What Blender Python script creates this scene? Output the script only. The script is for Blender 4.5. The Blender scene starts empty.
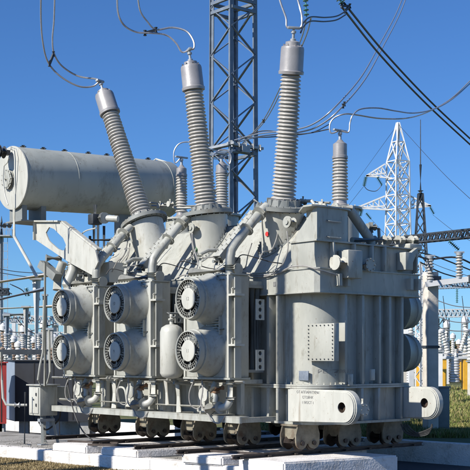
import bpy, bmesh, math, random
from mathutils import Vector, Matrix
random.seed(7)
R = math.radians
scene = bpy.context.scene
col = scene.collection
PI = math.pi

# ------------------------------------------------------------------ camera
F = 1130.0            # focal length in photo pixels (photo is 470 wide)
EYE = 1.8
HOR = 358.0
cam_d = bpy.data.cameras.new('camera')
cam = bpy.data.objects.new('camera', cam_d)
col.objects.link(cam)
cam.location = (0, 0, EYE)
cam.rotation_euler = (R(90), 0, 0)
cam_d.sensor_width = 36
cam_d.lens = F / 470 * 36
cam_d.shift_y = (HOR - 235) / 470
cam_d.clip_start = 0.2
cam_d.clip_end = 3000
scene.camera = cam

# ------------------------------------------------------------------ light
S_AZ = Vector((-0.805, -0.593, 0)).normalized()
EL = R(35)
sd = Vector((S_AZ.x * math.cos(EL), S_AZ.y * math.cos(EL), math.sin(EL)))
sun_d = bpy.data.lights.new('sun', 'SUN')
sun_d.energy = 5.0
sun_d.angle = R(0.5)
sun_d.color = (1.0, 0.955, 0.87)
sun = bpy.data.objects.new('sun', sun_d)
col.objects.link(sun)
sun.rotation_euler = sd.to_track_quat('Z', 'Y').to_euler()
sun.location = (-20, -10, 30)
world = bpy.data.worlds.new('World')
scene.world = world
world.use_nodes = True
nt = world.node_tree
bg = nt.nodes['Background']
sky = nt.nodes.new('ShaderNodeTexSky')
sky.sky_type = 'NISHITA'
sky.sun_disc = False
sky.sun_elevation = EL
sky.sun_rotation = math.atan2(sd.x, sd.y)
sky.air_density = 1.0
sky.dust_density = 0.0
sky.ozone_density = 5.0
sky.altitude = 400
hs = nt.nodes.new('ShaderNodeMix'); hs.data_type = 'RGBA'; hs.blend_type = 'MULTIPLY'
hs.inputs['Factor'].default_value = 1.0
hs.inputs['B'].default_value = (0.62, 0.96, 1.36, 1)
nt.links.new(sky.outputs[0], hs.inputs['A'])
nt.links.new(hs.outputs['Result'], bg.inputs[0])
bg.inputs[1].default_value = 0.068
scene.view_settings.view_transform = 'Standard'
scene.view_settings.look = 'None'
scene.view_settings.exposure = 0.44
scene.view_settings.gamma = 1

# ------------------------------------------------------------------ materials
def mat(name, c1, c2=None, rough=0.55, metal=0.0, scale=3.0, stretch=(1, 1, 1), bump=0.0, bscale=40.0,
        c3=None, s3=1.2, t3=(0.55, 0.72), detail=6.0, spec=0.5, t12=(0.3, 0.7), streak=None, chips=None):
    m = bpy.data.materials.new(name)
    m.use_nodes = True
    n = m.node_tree.nodes; l = m.node_tree.links
    b = n['Principled BSDF']
    b.inputs['Roughness'].default_value = rough
    b.inputs['Metallic'].default_value = metal
    b.inputs['Specular IOR Level'].default_value = spec
    tc = n.new('ShaderNodeTexCoord')
    mp = n.new('ShaderNodeMapping')
    mp.inputs['Scale'].default_value = stretch
    l.new(tc.outputs['Object'], mp.inputs[0])
    nz = n.new('ShaderNodeTexNoise')
    nz.inputs['Scale'].default_value = scale
    nz.inputs['Detail'].default_value = detail
    nz.inputs['Roughness'].default_value = 0.6
    l.new(mp.outputs[0], nz.inputs['Vector'])
    cr = n.new('ShaderNodeValToRGB')
    cr.color_ramp.elements[0].position = t12[0]
    cr.color_ramp.elements[1].position = t12[1]
    cr.color_ramp.elements[0].color = (*c1, 1)
    cr.color_ramp.elements[1].color = (*(c2 or c1), 1)
    l.new(nz.outputs['Fac'], cr.inputs[0])
    out = cr.outputs[0]
    if c3:
        n2 = n.new('ShaderNodeTexNoise')
        n2.inputs['Scale'].default_value = s3
        n2.inputs['Detail'].default_value = 8
        n2.inputs['Roughness'].default_value = 0.7
        l.new(mp.outputs[0], n2.inputs['Vector'])
        r2 = n.new('ShaderNodeValToRGB')
        r2.color_ramp.elements[0].position = t3[0]
        r2.color_ramp.elements[1].position = t3[1]
        l.new(n2.outputs['Fac'], r2.inputs[0])
        mx = n.new('ShaderNodeMix'); mx.data_type = 'RGBA'
        l.new(r2.outputs[0], mx.inputs['Factor'])
        l.new(out, mx.inputs['A'])
        mx.inputs['B'].default_value = (*c3, 1)
        out = mx.outputs['Result']
    def layer(out, colr, sc, st, lo, hi, det=5):
        mp2 = n.new('ShaderNodeMapping'); mp2.inputs['Scale'].default_value = st
        l.new(tc.outputs['Object'], mp2.inputs[0])
        n3 = n.new('ShaderNodeTexNoise'); n3.inputs['Scale'].default_value = sc; n3.inputs['Detail'].default_value = det; n3.inputs['Roughness'].default_value = 0.65
        l.new(mp2.outputs[0], n3.inputs['Vector'])
        r3 = n.new('ShaderNodeValToRGB'); r3.color_ramp.elements[0].position = lo; r3.color_ramp.elements[1].position = hi
        l.new(n3.outputs['Fac'], r3.inputs[0])
        m3 = n.new('ShaderNodeMix'); m3.data_type = 'RGBA'
        l.new(r3.outputs[0], m3.inputs['Factor']); l.new(out, m3.inputs['A']); m3.inputs['B'].default_value = (*colr, 1)
        return m3.outputs['Result']
    if streak: out = layer(out, streak, 9, (1, 1, 0.07), 0.60, 0.86)
    if chips: out = layer(out, chips, 26, (1, 1, 1), 0.70, 0.745, 2)
    l.new(out, b.inputs['Base Color'])
    if bump:
        nb = n.new('ShaderNodeTexNoise')
        nb.inputs['Scale'].default_value = bscale
        nb.inputs['Detail'].default_value = 4
        l.new(tc.outputs['Object'], nb.inputs['Vector'])
        bp = n.new('ShaderNodeBump')
        bp.inputs['Strength'].default_value = bump
        bp.inputs['Distance'].default_value = 0.02
        l.new(nb.outputs['Fac'], bp.inputs['Height'])
        l.new(bp.outputs[0], b.inputs['Normal'])
    return m

M = {}
M['paint'] = mat('grey_paint', (0.305, 0.31, 0.28), (0.425, 0.425, 0.385), 0.45, scale=2.2, stretch=(1.6, 1.6, 0.5),
                 c3=(0.17, 0.155, 0.115), s3=4.5, t3=(0.53, 0.78), bump=0.10, bscale=7, streak=(0.14, 0.10, 0.06), chips=(0.16, 0.09, 0.05))
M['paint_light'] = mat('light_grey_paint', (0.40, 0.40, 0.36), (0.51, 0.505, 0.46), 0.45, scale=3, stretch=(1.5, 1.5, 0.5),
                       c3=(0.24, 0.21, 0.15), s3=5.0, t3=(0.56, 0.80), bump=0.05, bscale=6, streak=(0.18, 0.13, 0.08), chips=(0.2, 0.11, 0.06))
M['paint_dark'] = mat('weathered_grey_paint', (0.17, 0.18, 0.175), (0.26, 0.27, 0.255), 0.5, scale=3,
                      c3=(0.14, 0.12, 0.09), s3=3.0, t3=(0.55, 0.75))
M['tank_shell'] = mat('conservator_paint', (0.36, 0.375, 0.34), (0.46, 0.47, 0.42), 0.48, scale=1.5, stretch=(1, 1, 0.45),
                      c3=(0.20, 0.19, 0.15), s3=3.2, t3=(0.52, 0.76), bump=0.08, bscale=3, streak=(0.18, 0.13, 0.08), chips=(0.18, 0.10, 0.06))
M['porcelain'] = mat('grey_porcelain', (0.34, 0.325, 0.30), (0.45, 0.43, 0.40), 0.3, scale=6)
M['porcelain_brown'] = mat('brown_porcelain', (0.20, 0.13, 0.09), (0.32, 0.24, 0.18), 0.25, scale=6)
M['porcelain_white'] = mat('white_porcelain', (0.50, 0.49, 0.46), (0.6, 0.58, 0.54), 0.3, scale=6)
M['alu'] = mat('cast_aluminium', (0.27, 0.26, 0.26), (0.36, 0.345, 0.345), 0.42, metal=0.25, scale=5, bump=0.05)
M['steel'] = mat('galvanised_steel', (0.30, 0.32, 0.34), (0.42, 0.44, 0.46), 0.5, metal=0.4, scale=8)
M['steel_blue'] = mat('tower_steel', (0.13, 0.16, 0.20), (0.21, 0.25, 0.30), 0.5, metal=0.3, scale=4)
M['white_steel'] = mat('white_painted_steel', (0.55, 0.56, 0.57), (0.68, 0.68, 0.68), 0.5, scale=2)
M['dark_steel'] = mat('dark_steel', (0.035, 0.04, 0.05), (0.07, 0.08, 0.09), 0.5, metal=0.3, scale=4)
M['black'] = mat('shade_and_seam_black', (0.008, 0.008, 0.009), (0.015, 0.015, 0.016), 0.7)  # painted shade of the fan wells, also cabinet door seams
M['rust'] = mat('bogie_paint', (0.13, 0.115, 0.085), (0.25, 0.225, 0.17), 0.75, scale=7, c3=(0.10, 0.055, 0.03), s3=4,
                t3=(0.5, 0.7), bump=0.3, bscale=30)
M['hole_rust_shade'] = mat('hole_rust_and_shade', (0.03, 0.02, 0.015), (0.07, 0.045, 0.03), 0.8, scale=12)  # rusty brown, darkened to paint in the shade of the lug hole
M['rail'] = mat('rail_steel', (0.04, 0.032, 0.028), (0.09, 0.07, 0.06), 0.6, metal=0.4, scale=9)
M['whitewash'] = mat('whitewashed_concrete', (0.66, 0.63, 0.60), (0.80, 0.77, 0.74), 0.85, scale=3.5,
                     c3=(0.30, 0.26, 0.21), s3=3.4, t3=(0.52, 0.80), bump=0.7, bscale=30, chips=(0.28, 0.25, 0.21), streak=(0.34, 0.28, 0.2))
M['concrete'] = mat('concrete', (0.24, 0.23, 0.21), (0.37, 0.35, 0.32), 0.9, scale=2.5, c3=(0.13, 0.12, 0.10), s3=1.6,
                    t3=(0.52, 0.7), bump=0.5, bscale=30)
M['kerb_grey'] = mat('weathered_kerb_concrete', (0.36, 0.36, 0.35), (0.5, 0.5, 0.48), 0.9, scale=2.5, c3=(0.22, 0.21, 0.19), s3=3,
                     t3=(0.55, 0.75), bump=0.4, bscale=30)
M['pole_concrete'] = mat('pole_concrete', (0.50, 0.46, 0.40), (0.62, 0.58, 0.52), 0.85, scale=3, bump=0.3, bscale=20)
M['beam_cream'] = mat('cream_concrete_beam', (0.55, 0.50, 0.45), (0.68, 0.63, 0.57), 0.85, scale=3)
M['asphalt'] = mat('asphalt', (0.045, 0.045, 0.045), (0.075, 0.072, 0.07), 0.9, scale=30, bump=0.4, bscale=90)
M['ground'] = mat('dry_grass_ground', (0.15, 0.105, 0.05), (0.24, 0.175, 0.085), 0.95, scale=9, c3=(0.09, 0.10, 0.03), s3=1.5,
                  t3=(0.5, 0.62), bump=1.0, bscale=50)
M['yard'] = mat('yard_grass_ground', (0.06, 0.085, 0.02), (0.13, 0.13, 0.04), 0.95, scale=6, c3=(0.17, 0.14, 0.06), s3=1.1,
                t3=(0.5, 0.68), bump=1.0, bscale=40)
M['yellow'] = mat('yellow_paint', (0.70, 0.36, 0.03), (0.80, 0.45, 0.05), 0.5, scale=5)
M['red'] = mat('red_paint', (0.22, 0.015, 0.012), (0.30, 0.025, 0.02), 0.5, scale=4)
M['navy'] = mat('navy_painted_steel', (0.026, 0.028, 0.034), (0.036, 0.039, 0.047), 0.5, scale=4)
M['bluegrey'] = mat('blue_grey_paint_and_lit_side', (0.22, 0.27, 0.34), (0.27, 0.32, 0.39), 0.5, scale=4)  # own colour of yard tubes; on the kiosk it paints the sunlit side
M['wire'] = mat('aluminium_conductor', (0.34, 0.34, 0.36), (0.45, 0.45, 0.47), 0.4, metal=0.6, scale=20)
M['wire_dark'] = mat('dark_conductor', (0.035, 0.04, 0.05), (0.06, 0.065, 0.08), 0.5, metal=0.3, scale=20)
M['cable'] = mat('grey_cable', (0.22, 0.21, 0.20), (0.34, 0.33, 0.31), 0.6, scale=10)
M['cable_dark'] = mat('black_cable', (0.02, 0.02, 0.02), (0.05, 0.05, 0.05), 0.6, scale=10)
M['teal'] = mat('teal_glass', (0.05, 0.16, 0.16), (0.10, 0.26, 0.25), 0.12, scale=10)
M['ink'] = mat('faded_ink', (0.11, 0.11, 0.115), (0.24, 0.24, 0.23), 0.8, scale=30)
M['plate_blue'] = mat('faded_blue_plate', (0.13, 0.16, 0.21), (0.20, 0.23, 0.28), 0.5, scale=24)
M['decal_red'] = mat('red_mark', (0.5, 0.03, 0.03), None, 0.5)
M['decal_yellow'] = mat('yellow_mark', (0.75, 0.5, 0.05), None, 0.5)
M['decal_green'] = mat('green_mark', (0.06, 0.22, 0.08), None, 0.5)
M['orange'] = mat('ochre_paint', (0.22, 0.12, 0.06), (0.16, 0.10, 0.06), 0.6)
M['bark'] = mat('bark', (0.07, 0.05, 0.035), (0.11, 0.085, 0.06), 0.9, scale=6)
def leafmat(name, cols):
    m = bpy.data.materials.new(name); m.use_nodes = True
    n = m.node_tree.nodes; l = m.node_tree.links
    b = n['Principled BSDF']; b.inputs['Roughness'].default_value = 0.7
    g = n.new('ShaderNodeNewGeometry')
    cr = n.new('ShaderNodeValToRGB')
    while len(cr.color_ramp.elements) < len(cols): cr.color_ramp.elements.new(0.5)
    for i, c in enumerate(cols):
        cr.color_ramp.elements[i].position = i / (len(cols) - 1)
        cr.color_ramp.elements[i].color = (*c, 1)
    l.new(g.outputs['Random Per Island'], cr.inputs[0])
    l.new(cr.outputs[0], b.inputs['Base Color'])
    return m
M['blades'] = leafmat('grass_blades', [(0.07, 0.10, 0.015), (0.13, 0.17, 0.03), (0.20, 0.21, 0.05), (0.26, 0.22, 0.08), (0.34, 0.27, 0.12)])
M['blades_dry'] = leafmat('dry_grass_blades', [(0.20, 0.15, 0.06), (0.30, 0.22, 0.10), (0.36, 0.28, 0.15), (0.12, 0.10, 0.04)])
M['leaves'] = leafmat('leaves', [(0.03, 0.05, 0.015), (0.06, 0.08, 0.025), (0.12, 0.08, 0.03), (0.05, 0.06, 0.02)])

# ------------------------------------------------------------------ geometry helpers
def basis(d, up=Vector((0, 0, 1))):
    d = d.normalized()
    if abs(d.dot(up)) > 0.98: up = Vector((1, 0, 0))
    x = d.cross(up).normalized(); y = x.cross(d).normalized()
    return x, y

def catmull(P, n=6):
    P = [Vector(p) for p in P]
    if len(P) < 3: return P
    out = []
    Q = [P[0] * 2 - P[1]] + P + [P[-1] * 2 - P[-2]]
    for i in range(1, len(Q) - 2):
        p0, p1, p2, p3 = Q[i - 1:i + 3]
        for k in range(n):
            t = k / n
            out.append(0.5 * ((2 * p1) + (p2 - p0) * t + (2 * p0 - 5 * p1 + 4 * p2 - p3) * t * t + (3 * p1 - p0 - 3 * p2 + p3) * t ** 3))
    out.append(P[-1])
    return out

class MB:
    def __init__(s): s.v = []; s.f = []
    def add(s, vs, fs):
        o = len(s.v); s.v += [Vector(x) for x in vs]; s.f += [tuple(i + o for i in q) for q in fs]
    def box(s, x0, x1, y0, y1, z0, z1, bev=0.0):
        if bev > 0:
            bm = bmesh.new(); bmesh.ops.create_cube(bm, size=1)
            for q in bm.verts:
                q.co = Vector(((x0 + x1) / 2 + q.co.x * (x1 - x0), (y0 + y1) / 2 + q.co.y * (y1 - y0), (z0 + z1) / 2 + q.co.z * (z1 - z0)))
            bmesh.ops.bevel(bm, geom=bm.edges[:], offset=bev, segments=2, affect='EDGES', profile=0.5)
            bm.verts.index_update()
            s.add([q.co.copy() for q in bm.verts], [tuple(q.index for q in f.verts) for f in bm.faces]); bm.free()
            return s
        s.add([(x0, y0, z0), (x1, y0, z0), (x1, y1, z0), (x0, y1, z0), (x0, y0, z1), (x1, y0, z1), (x1, y1, z1), (x0, y1, z1)],
              [(0, 3, 2, 1), (4, 5, 6, 7), (0, 1, 5, 4), (1, 2, 6, 5), (2, 3, 7, 6), (3, 0, 4, 7)])
        return s
    def bar(s, p, q, w, h=None, up=Vector((0, 0, 1))):
        p = Vector(p); q = Vector(q); h = h or w
        if (q - p).length < 1e-6: return s
        x, y = basis(q - p, up); x = x * w / 2; y = y * h / 2
        s.add([p - x - y, p + x - y, p + x + y, p - x + y, q - x - y, q + x - y, q + x + y, q - x + y],
              [(0, 3, 2, 1), (4, 5, 6, 7), (0, 1, 5, 4), (1, 2, 6, 5), (2, 3, 7, 6), (3, 0, 4, 7)])
        return s
    def tube(s, pts, r, n=8, smooth=0, closed=False):
        P = catmull(pts, smooth) if smooth else [Vector(p) for p in pts]
        k = len(P); rs = r if isinstance(r, (list, tuple)) else [r] * k
        prev = None; vs = []
        for i, p in enumerate(P):
            d = (P[min(i + 1, k - 1)] - P[max(i - 1, 0)])
            if d.length < 1e-9: d = Vector((0, 0, 1))
            d.normalize()
            if prev is None: x, y = basis(d)
            else:
                x = (prev - d * prev.dot(d))
                x = x.normalized() if x.length > 1e-6 else basis(d)[0]
                y = d.cross(x)
            prev = x
            # widen at mitres
            rr = rs[i]
            for j in range(n):
                a = 2 * PI * j / n
                vs.append(p + (x * math.cos(a) + y * math.sin(a)) * rr)
        fs = [(i * n + j, i * n + (j + 1) % n, (i + 1) * n + (j + 1) % n, (i + 1) * n + j) for i in range(k - 1) for j in range(n)]
        fs += [tuple(range(n))[::-1], tuple((k - 1) * n + j for j in range(n))]
        s.add(vs, fs); return s
    def cyl(s, p, q, r, n=16, r2=None):
        return s.tube([p, q], [r, r if r2 is None else r2], n)
    def lathe(s, prof, n=24, mx=None, sy=1.0, cap=True):
        mx = mx or Matrix.Identity(4); vs = []
        for (r, z) in prof:
            for j in range(n):
                a = 2 * PI * j / n
                vs.append(mx @ Vector((r * math.cos(a), r * math.sin(a) * sy, z)))
        k = len(prof)
        fs = [(i * n + j, i * n + (j + 1) % n, (i + 1) * n + (j + 1) % n, (i + 1) * n + j) for i in range(k - 1) for j in range(n)]
        if cap: fs += [tuple(range(n))[::-1], tuple((k - 1) * n + j for j in range(n))]
        s.add(vs, fs); return s
    def prism(s, poly, axis, lo, hi):
        def P(p, t):
            return (t, p[0], p[1]) if axis == 'x' else (p[0], t, p[1]) if axis == 'y' else (p[0], p[1], t)
        k = len(poly)
        s.add([P(p, lo) for p in poly] + [P(p, hi) for p in poly],
              [tuple(range(k)), tuple(range(2 * k - 1, k - 1, -1))] + [(i, (i + 1) % k, k + (i + 1) % k, k + i) for i in range(k)])
        return s
    def holeplate(s, outer, hole, axis, lo, hi, n=48):
        cx = sum(p[0] for p in hole) / len(hole); cy = sum(p[1] for p in hole) / len(hole)
        angs = sorted(set([round(2 * PI * i / n, 6) for i in range(n)] + [round(math.atan2(p[1] - cy, p[0] - cx) % (2 * PI), 6) for p in outer]))
        def hit(poly, a, far):
            dx, dy = math.cos(a), math.sin(a); best = None
            for i in range(len(poly)):
                x1, y1 = poly[i][0] - cx, poly[i][1] - cy; x2, y2 = poly[(i + 1) % len(poly)][0] - cx, poly[(i + 1) % len(poly)][1] - cy
                den = dx * (y2 - y1) - dy * (x2 - x1)
                if abs(den) < 1e-12: continue
                t = (x1 * (y2 - y1) - y1 * (x2 - x1)) / den; u = (x1 * dy - y1 * dx) / den
                if t > 0 and -1e-4 <= u <= 1 + 1e-4: best = t if best is None else (max if far else min)(best, t)
            return (cx + dx * (best or 0.01), cy + dy * (best or 0.01))
        O = [hit(outer, a, True) for a in angs]; H = [hit(hole, a, False) for a in angs]
        def P(p, t):
            return (t, p[0], p[1]) if axis == 'x' else (p[0], t, p[1]) if axis == 'y' else (p[0], p[1], t)
        k = len(angs); vs = [P(p, lo) for p in O] + [P(p, lo) for p in H] + [P(p, hi) for p in O] + [P(p, hi) for p in H]
        fs = []
        for i in range(k):
            j = (i + 1) % k
            fs += [(i, j, k + j, k + i), (2 * k + j, 2 * k + i, 3 * k + i, 3 * k + j), (i, 2 * k + i, 2 * k + j, j), (k + j, 3 * k + j, 3 * k + i, k + i)]
        s.add(vs, fs); return s
    def pieces(s):
        # connected pieces as separate MBs, touching bounding boxes stay together
        par = list(range(len(s.v)))
        def fd_(i):
            while par[i] != i: par[i] = par[par[i]]; i = par[i]
            return i
        for f in s.f:
            for k in f[1:]: par[fd_(k)] = fd_(f[0])
        comp = {}
        for i in range(len(s.v)): comp.setdefault(fd_(i), []).append(i)
        C = []
        for ids in comp.values():
            lo = [min(s.v[i][k] for i in ids) - .004 for k in range(3)]; hi = [max(s.v[i][k] for i in ids) + .004 for k in range(3)]
            C.append([ids, lo, hi])
        merged = True
        while merged:
            merged = False
            for i in range(len(C)):
                for j in range(i + 1, len(C)):
                    if all(C[i][1][k] <= C[j][2][k] and C[j][1][k] <= C[i][2][k] for k in range(3)):
                        C[i] = [C[i][0] + C[j][0], [min(x, y) for x, y in zip(C[i][1], C[j][1])], [max(x, y) for x, y in zip(C[i][2], C[j][2])]]
                        C.pop(j); merged = True; break
                if merged: break
        out = []
        for ids, _, _ in C:
            mp = {v: n for n, v in enumerate(ids)}; m = MB(); m.v = [s.v[i] for i in ids]
            m.f = [tuple(mp[i] for i in f) for f in s.f if f[0] in mp]; out.append(m)
        return out
    def split(s, name, m, parent=None): return [q.build(name, m, parent) for q in s.pieces()]
    def sheet(s, pts): s.add(pts, [tuple(range(len(pts)))]); return s
    def build(s, name, m, parent=None, sharp=35, loc=None):
        me = bpy.data.meshes.new(name)
        me.from_pydata([tuple(v) for v in s.v], [], s.f)
        me.validate(); me.update()
        bm = bmesh.new(); bm.from_mesh(me)
        bmesh.ops.recalc_face_normals(bm, faces=bm.faces[:])
        bm.to_mesh(me); bm.free()
        me.polygons.foreach_set('use_smooth', [True] * len(me.polygons))
        me.set_sharp_from_angle(angle=R(sharp))
        me.materials.append(M[m] if isinstance(m, str) else m)
        o = bpy.data.objects.new(name, me); col.objects.link(o)
        if parent: o.parent = parent
        if loc is not None: o.location = loc
        return o

def tag(o, label=None, cat=None, group=None, kind=None):
    if label: o['label'] = label
    if cat: o['category'] = cat
    if group: o['group'] = group
    if kind: o['kind'] = kind
    return o
def empty(name, loc=(0, 0, 0), rz=0.0, label=None, cat=None, group=None):
    o = bpy.data.objects.new(name, None); col.objects.link(o)
    o.empty_display_size = 0.3; o.location = loc; o.rotation_euler = (0, 0, rz)
    return tag(o, label, cat, group)
def copy_tree(o, parent=None):
    c = o.copy(); col.objects.link(c)
    if parent: c.parent = parent
    for ch in list(o.children):
        if ch.name in col.objects: copy_tree(ch, c)
    return c
def text_verts(txt, size):
    cu = bpy.data.curves.new('t', 'FONT'); cu.body = txt; cu.size = size; cu.align_x = 'CENTER'; cu.align_y = 'CENTER'
    cu.resolution_u = 2
    ob = bpy.data.objects.new('t', cu); col.objects.link(ob)
    dg = bpy.context.evaluated_depsgraph_get(); dg.update()
    me = bpy.data.meshes.new_from_object(ob.evaluated_get(dg))
    vs = [v.co.copy() for v in me.vertices]; fs = [tuple(p.vertices) for p in me.polygons]
    bpy.data.objects.remove(ob); bpy.data.curves.remove(cu); bpy.data.meshes.remove(me)
    return vs, fs

# world point seen at photo pixel (u, v) at distance Y, or at height z
def W(u, v, Y): return Vector(((u - 235) * Y / F, Y, EYE + (HOR - v) * Y / F))
def G(u, v, z):
    Y = F * (EYE - z) / (v - HOR); return Vector(((u - 235) * Y / F, Y, z))

# transformer frame: x across the unit (b), y along the unit (a), z up
B = Vector((0.7637, 0.6455)); A = Vector((-0.6455, 0.7637))
O = Vector((1.3425, 18.5)); TH = math.atan2(0.6455, 0.7637)
def LP(u, v, b=None, a=None, Y=None):
    d = Vector(((u - 235) / F, 1.0))
    if b is not None: t = (b + O.dot(B)) / d.dot(B)
    elif a is not None: t = (a + O.dot(A)) / d.dot(A)
    else: t = Y
    p = d * t - O
    return Vector((p.dot(B), p.dot(A), EYE + (HOR - v) * t / F))
def loc2w(p): return Vector((O.x + B.x * p[0] + A.x * p[1], O.y + B.y * p[0] + A.y * p[1], p[2]))
def w2loc(p):
    q = Vector((p[0], p[1])) - O; return Vector((q.dot(B), q.dot(A), p[2]))

# ------------------------------------------------------------------ setting: ground, foundation
GZ = -0.22
k2a, k2b = G(361, 437.3, 0.20), G(470, 444, 0.20)      # far kerb of the transformer pad
kd = (k2b - k2a).normalized(); kn = Vector((-kd.y, kd.x, 0))
if kn.y < 0: kn = -kn
K0 = k2a - kd * 60; K1 = k2a + kd * 30
MB().sheet([(-1500, -60, GZ), (1500, -60, GZ), (1500, 2500, GZ), (-1500, 2500, GZ)]).build('ground', 'ground')['kind'] = 'structure'
def raised(z):
    y0 = K0 + kn * 0.16; y1 = K1 + kn * 0.16
    far = kn * 1400
    return [(y0.x, y0.y, z), (y1.x, y1.y, z), (y1.x + 1400 * kd.x, y1.y + 1400 * kd.y, z), (y1.x + 1400 * kd.x + far.x, y1.y + 1400 * kd.y + far.y, z),
            (y0.x - 1400 * kd.x + far.x, y0.y - 1400 * kd.y + far.y, z), (y0.x - 1400 * kd.x, y0.y - 1400 * kd.y, z)]
MB().sheet(raised(0.12)).build('grass_yard', 'yard')['kind'] = 'structure'

def strip(name, p, q, w, z0, z1, m, side=1, joints=None):
    p = Vector((p.x, p.y, 0)); q = Vector((q.x, q.y, 0)); d = (q - p).normalized(); n = Vector((-d.y, d.x, 0)) * side
    mb = MB(); L = (q - p).length; seg = joints or L; k = max(1, int(round(L / seg)))
    for i in range(k):
        a0 = p + d * (L * i / k + 0.004); a1 = p + d * (L * (i + 1) / k - 0.004)
        c = 0.02
        prof = [(0, z0), (0, z1 - c), (c, z1), (w - c, z1), (w, z1 - c), (w, z0)]
        vs = [a0 + n * t + Vector((0, 0, z)) for t, z in prof] + [a1 + n * t + Vector((0, 0, z)) for t, z in prof]
        m_ = len(prof)
        mb.add(vs, [tuple(range(m_)), tuple(range(2 * m_ - 1, m_ - 1, -1))] + [(j, (j + 1) % m_, m_ + (j + 1) % m_, m_ + j) for j in range(m_)])
    return mb.build(name, m)

# pad: white kerb along the near long side, grey concrete top
f0 = G(-40, 443.2, 0.03); f1 = G(243, 467, 0.03)
fd = (f1 - f0).normalized(); fn = Vector((-fd.y, fd.x, 0)); fn = fn if fn.y > 0 else -fn
fe = f0 - fd * 3
tag(strip('kerb', fe, f1, 0.30, GZ - 0.1, 0.03, 'whitewash', 1 if fn.dot(Vector((-fd.y, fd.x, 0))) > 0 else -1, 2.0),
    'whitewashed concrete kerb along the dry grass in front of the transformer', 'kerb')
tag(strip('kerb', K0 + kd * 30, K1, 0.16, GZ - 0.1, 0.20, 'whitewash', 1 if kn.dot(Vector((-kd.y, kd.x, 0))) > 0 else -1, 3.0),
    'raised whitewashed concrete kerb behind the transformer at the edge of the green grass', 'kerb')
# pad surface (between kerb and the transformer), asphalt beyond on the right
a0 = fe + fn * 0.30; a1 = f1 + fn * 0.30; far = fn * 2.6
MB().prism([(a0.x, a0.y), (a1.x, a1.y), (a1.x + far.x, a1.y + far.y), (a0.x + far.x, a0.y + far.y)], 'z', GZ - 0.1, 0.02).build('foundation_slab', 'concrete')['kind'] = 'structure'
kk0 = K0 + kd * 30
MB().sheet([(kk0.x, kk0.y, GZ + 0.004), (K1.x, K1.y, GZ + 0.004), (K1.x + 6, 8, GZ + 0.004), (f1.x + 1.0, 9, GZ + 0.004), (f1.x, f1.y, GZ + 0.004), (f0.x - 6, f0.y + 5, GZ + 0.004)]).build('asphalt_pavement', 'asphalt')['kind'] = 'structure'

# rail beams: white concrete beams running under the bogies; blocks seen end-on
def block(p, q, depth, z1, label, endw=0.0, z0=0.015):
    p = Vector((p.x, p.y, 0)); q = Vector((q.x, q.y, 0)); n = Vector((math.cos(R(33)), math.sin(R(33)), 0)) * depth
    bm = bmesh.new()
    pts = [p, q, q + n, p + n]
    vs = [bm.verts.new((t.x, t.y, z0)) for t in pts] + [bm.verts.new((t.x, t.y, z1)) for t in pts]
    for f in [(0, 3, 2, 1), (4, 5, 6, 7), (0, 1, 5, 4), (1, 2, 6, 5), (2, 3, 7, 6), (3, 0, 4, 7)]: bm.faces.new([vs[i] for i in f])
    bmesh.ops.recalc_face_normals(bm, faces=bm.faces[:])
    bmesh.ops.bevel(bm, geom=bm.edges[:], offset=0.025, segments=2, affect='EDGES')
    me = bpy.data.meshes.new('rail_beam'); bm.to_mesh(me); bm.free(); me.materials.append(M['whitewash'])
    o = bpy.data.objects.new('rail_beam', me); col.objects.link(o)
    return tag(o, label, 'concrete beam', 'white concrete rail beams')
bz = 0.17
block(G(52, 443, bz), G(86, 446, bz), 5.4, bz, 'whitewashed concrete rail beam nearest the control cabinet')
block(G(100, 447, bz), G(137, 450, bz), 5.4, bz, 'whitewashed concrete rail beam below the middle pair of fans')
block(G(181, 454, bz), G(222, 457, bz), 3.1, bz, 'whitewashed concrete rail beam below the fan pair numbered 12 and 11')
o = block(G(238, 458, bz), G(284, 462.5, bz), 2.35, bz, 'widest whitewashed concrete beam, at the right corner below the transformer lug', z0=GZ)
# rails along b on beams
def rail(a, b0, b1, label):
    e = empty('rail', (*loc2w((b0, a, 0)).xy, 0), TH, label, 'rail', 'steel rails under the transformer')
    for off in (0, ):
        mb = MB()
        L = b1 - b0
        mb.box(0, L, -0.06, 0.06, bz, bz + 0.012); mb.box(0, L, -0.012, 0.012, bz + 0.012, bz + 0.05); mb.box(0, L, -0.035, 0.035, bz + 0.05, bz + 0.07)
    mc = mb
    x = 0.15
    while x < L:
        for s in (-1, 1):
            mc.box(x - 0.03, x + 0.03, s * 0.05 - 0.02, s * 0.05 + 0.02, bz + 0.012, bz + 0.035)
        x += 0.6
    mc.build('rail_profile', 'rail', e)
rail(0.60, -1.3, 3.3, 'dark steel rail under the corner nearest the lug with the round hole')
rail(2.00, -1.35, 3.2, 'dark steel rail under the fan pair numbered 12 and 11')
rail(3.25, -1.35, 3.2, 'dark steel rail under the white expansion flask')
rail(4.70, -1.3, 3.2, 'dark steel rail under the middle pair of fans')
rail(6.40, -1.3, 3.2, 'dark steel rail at the end nearest the control cabinet')

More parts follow.
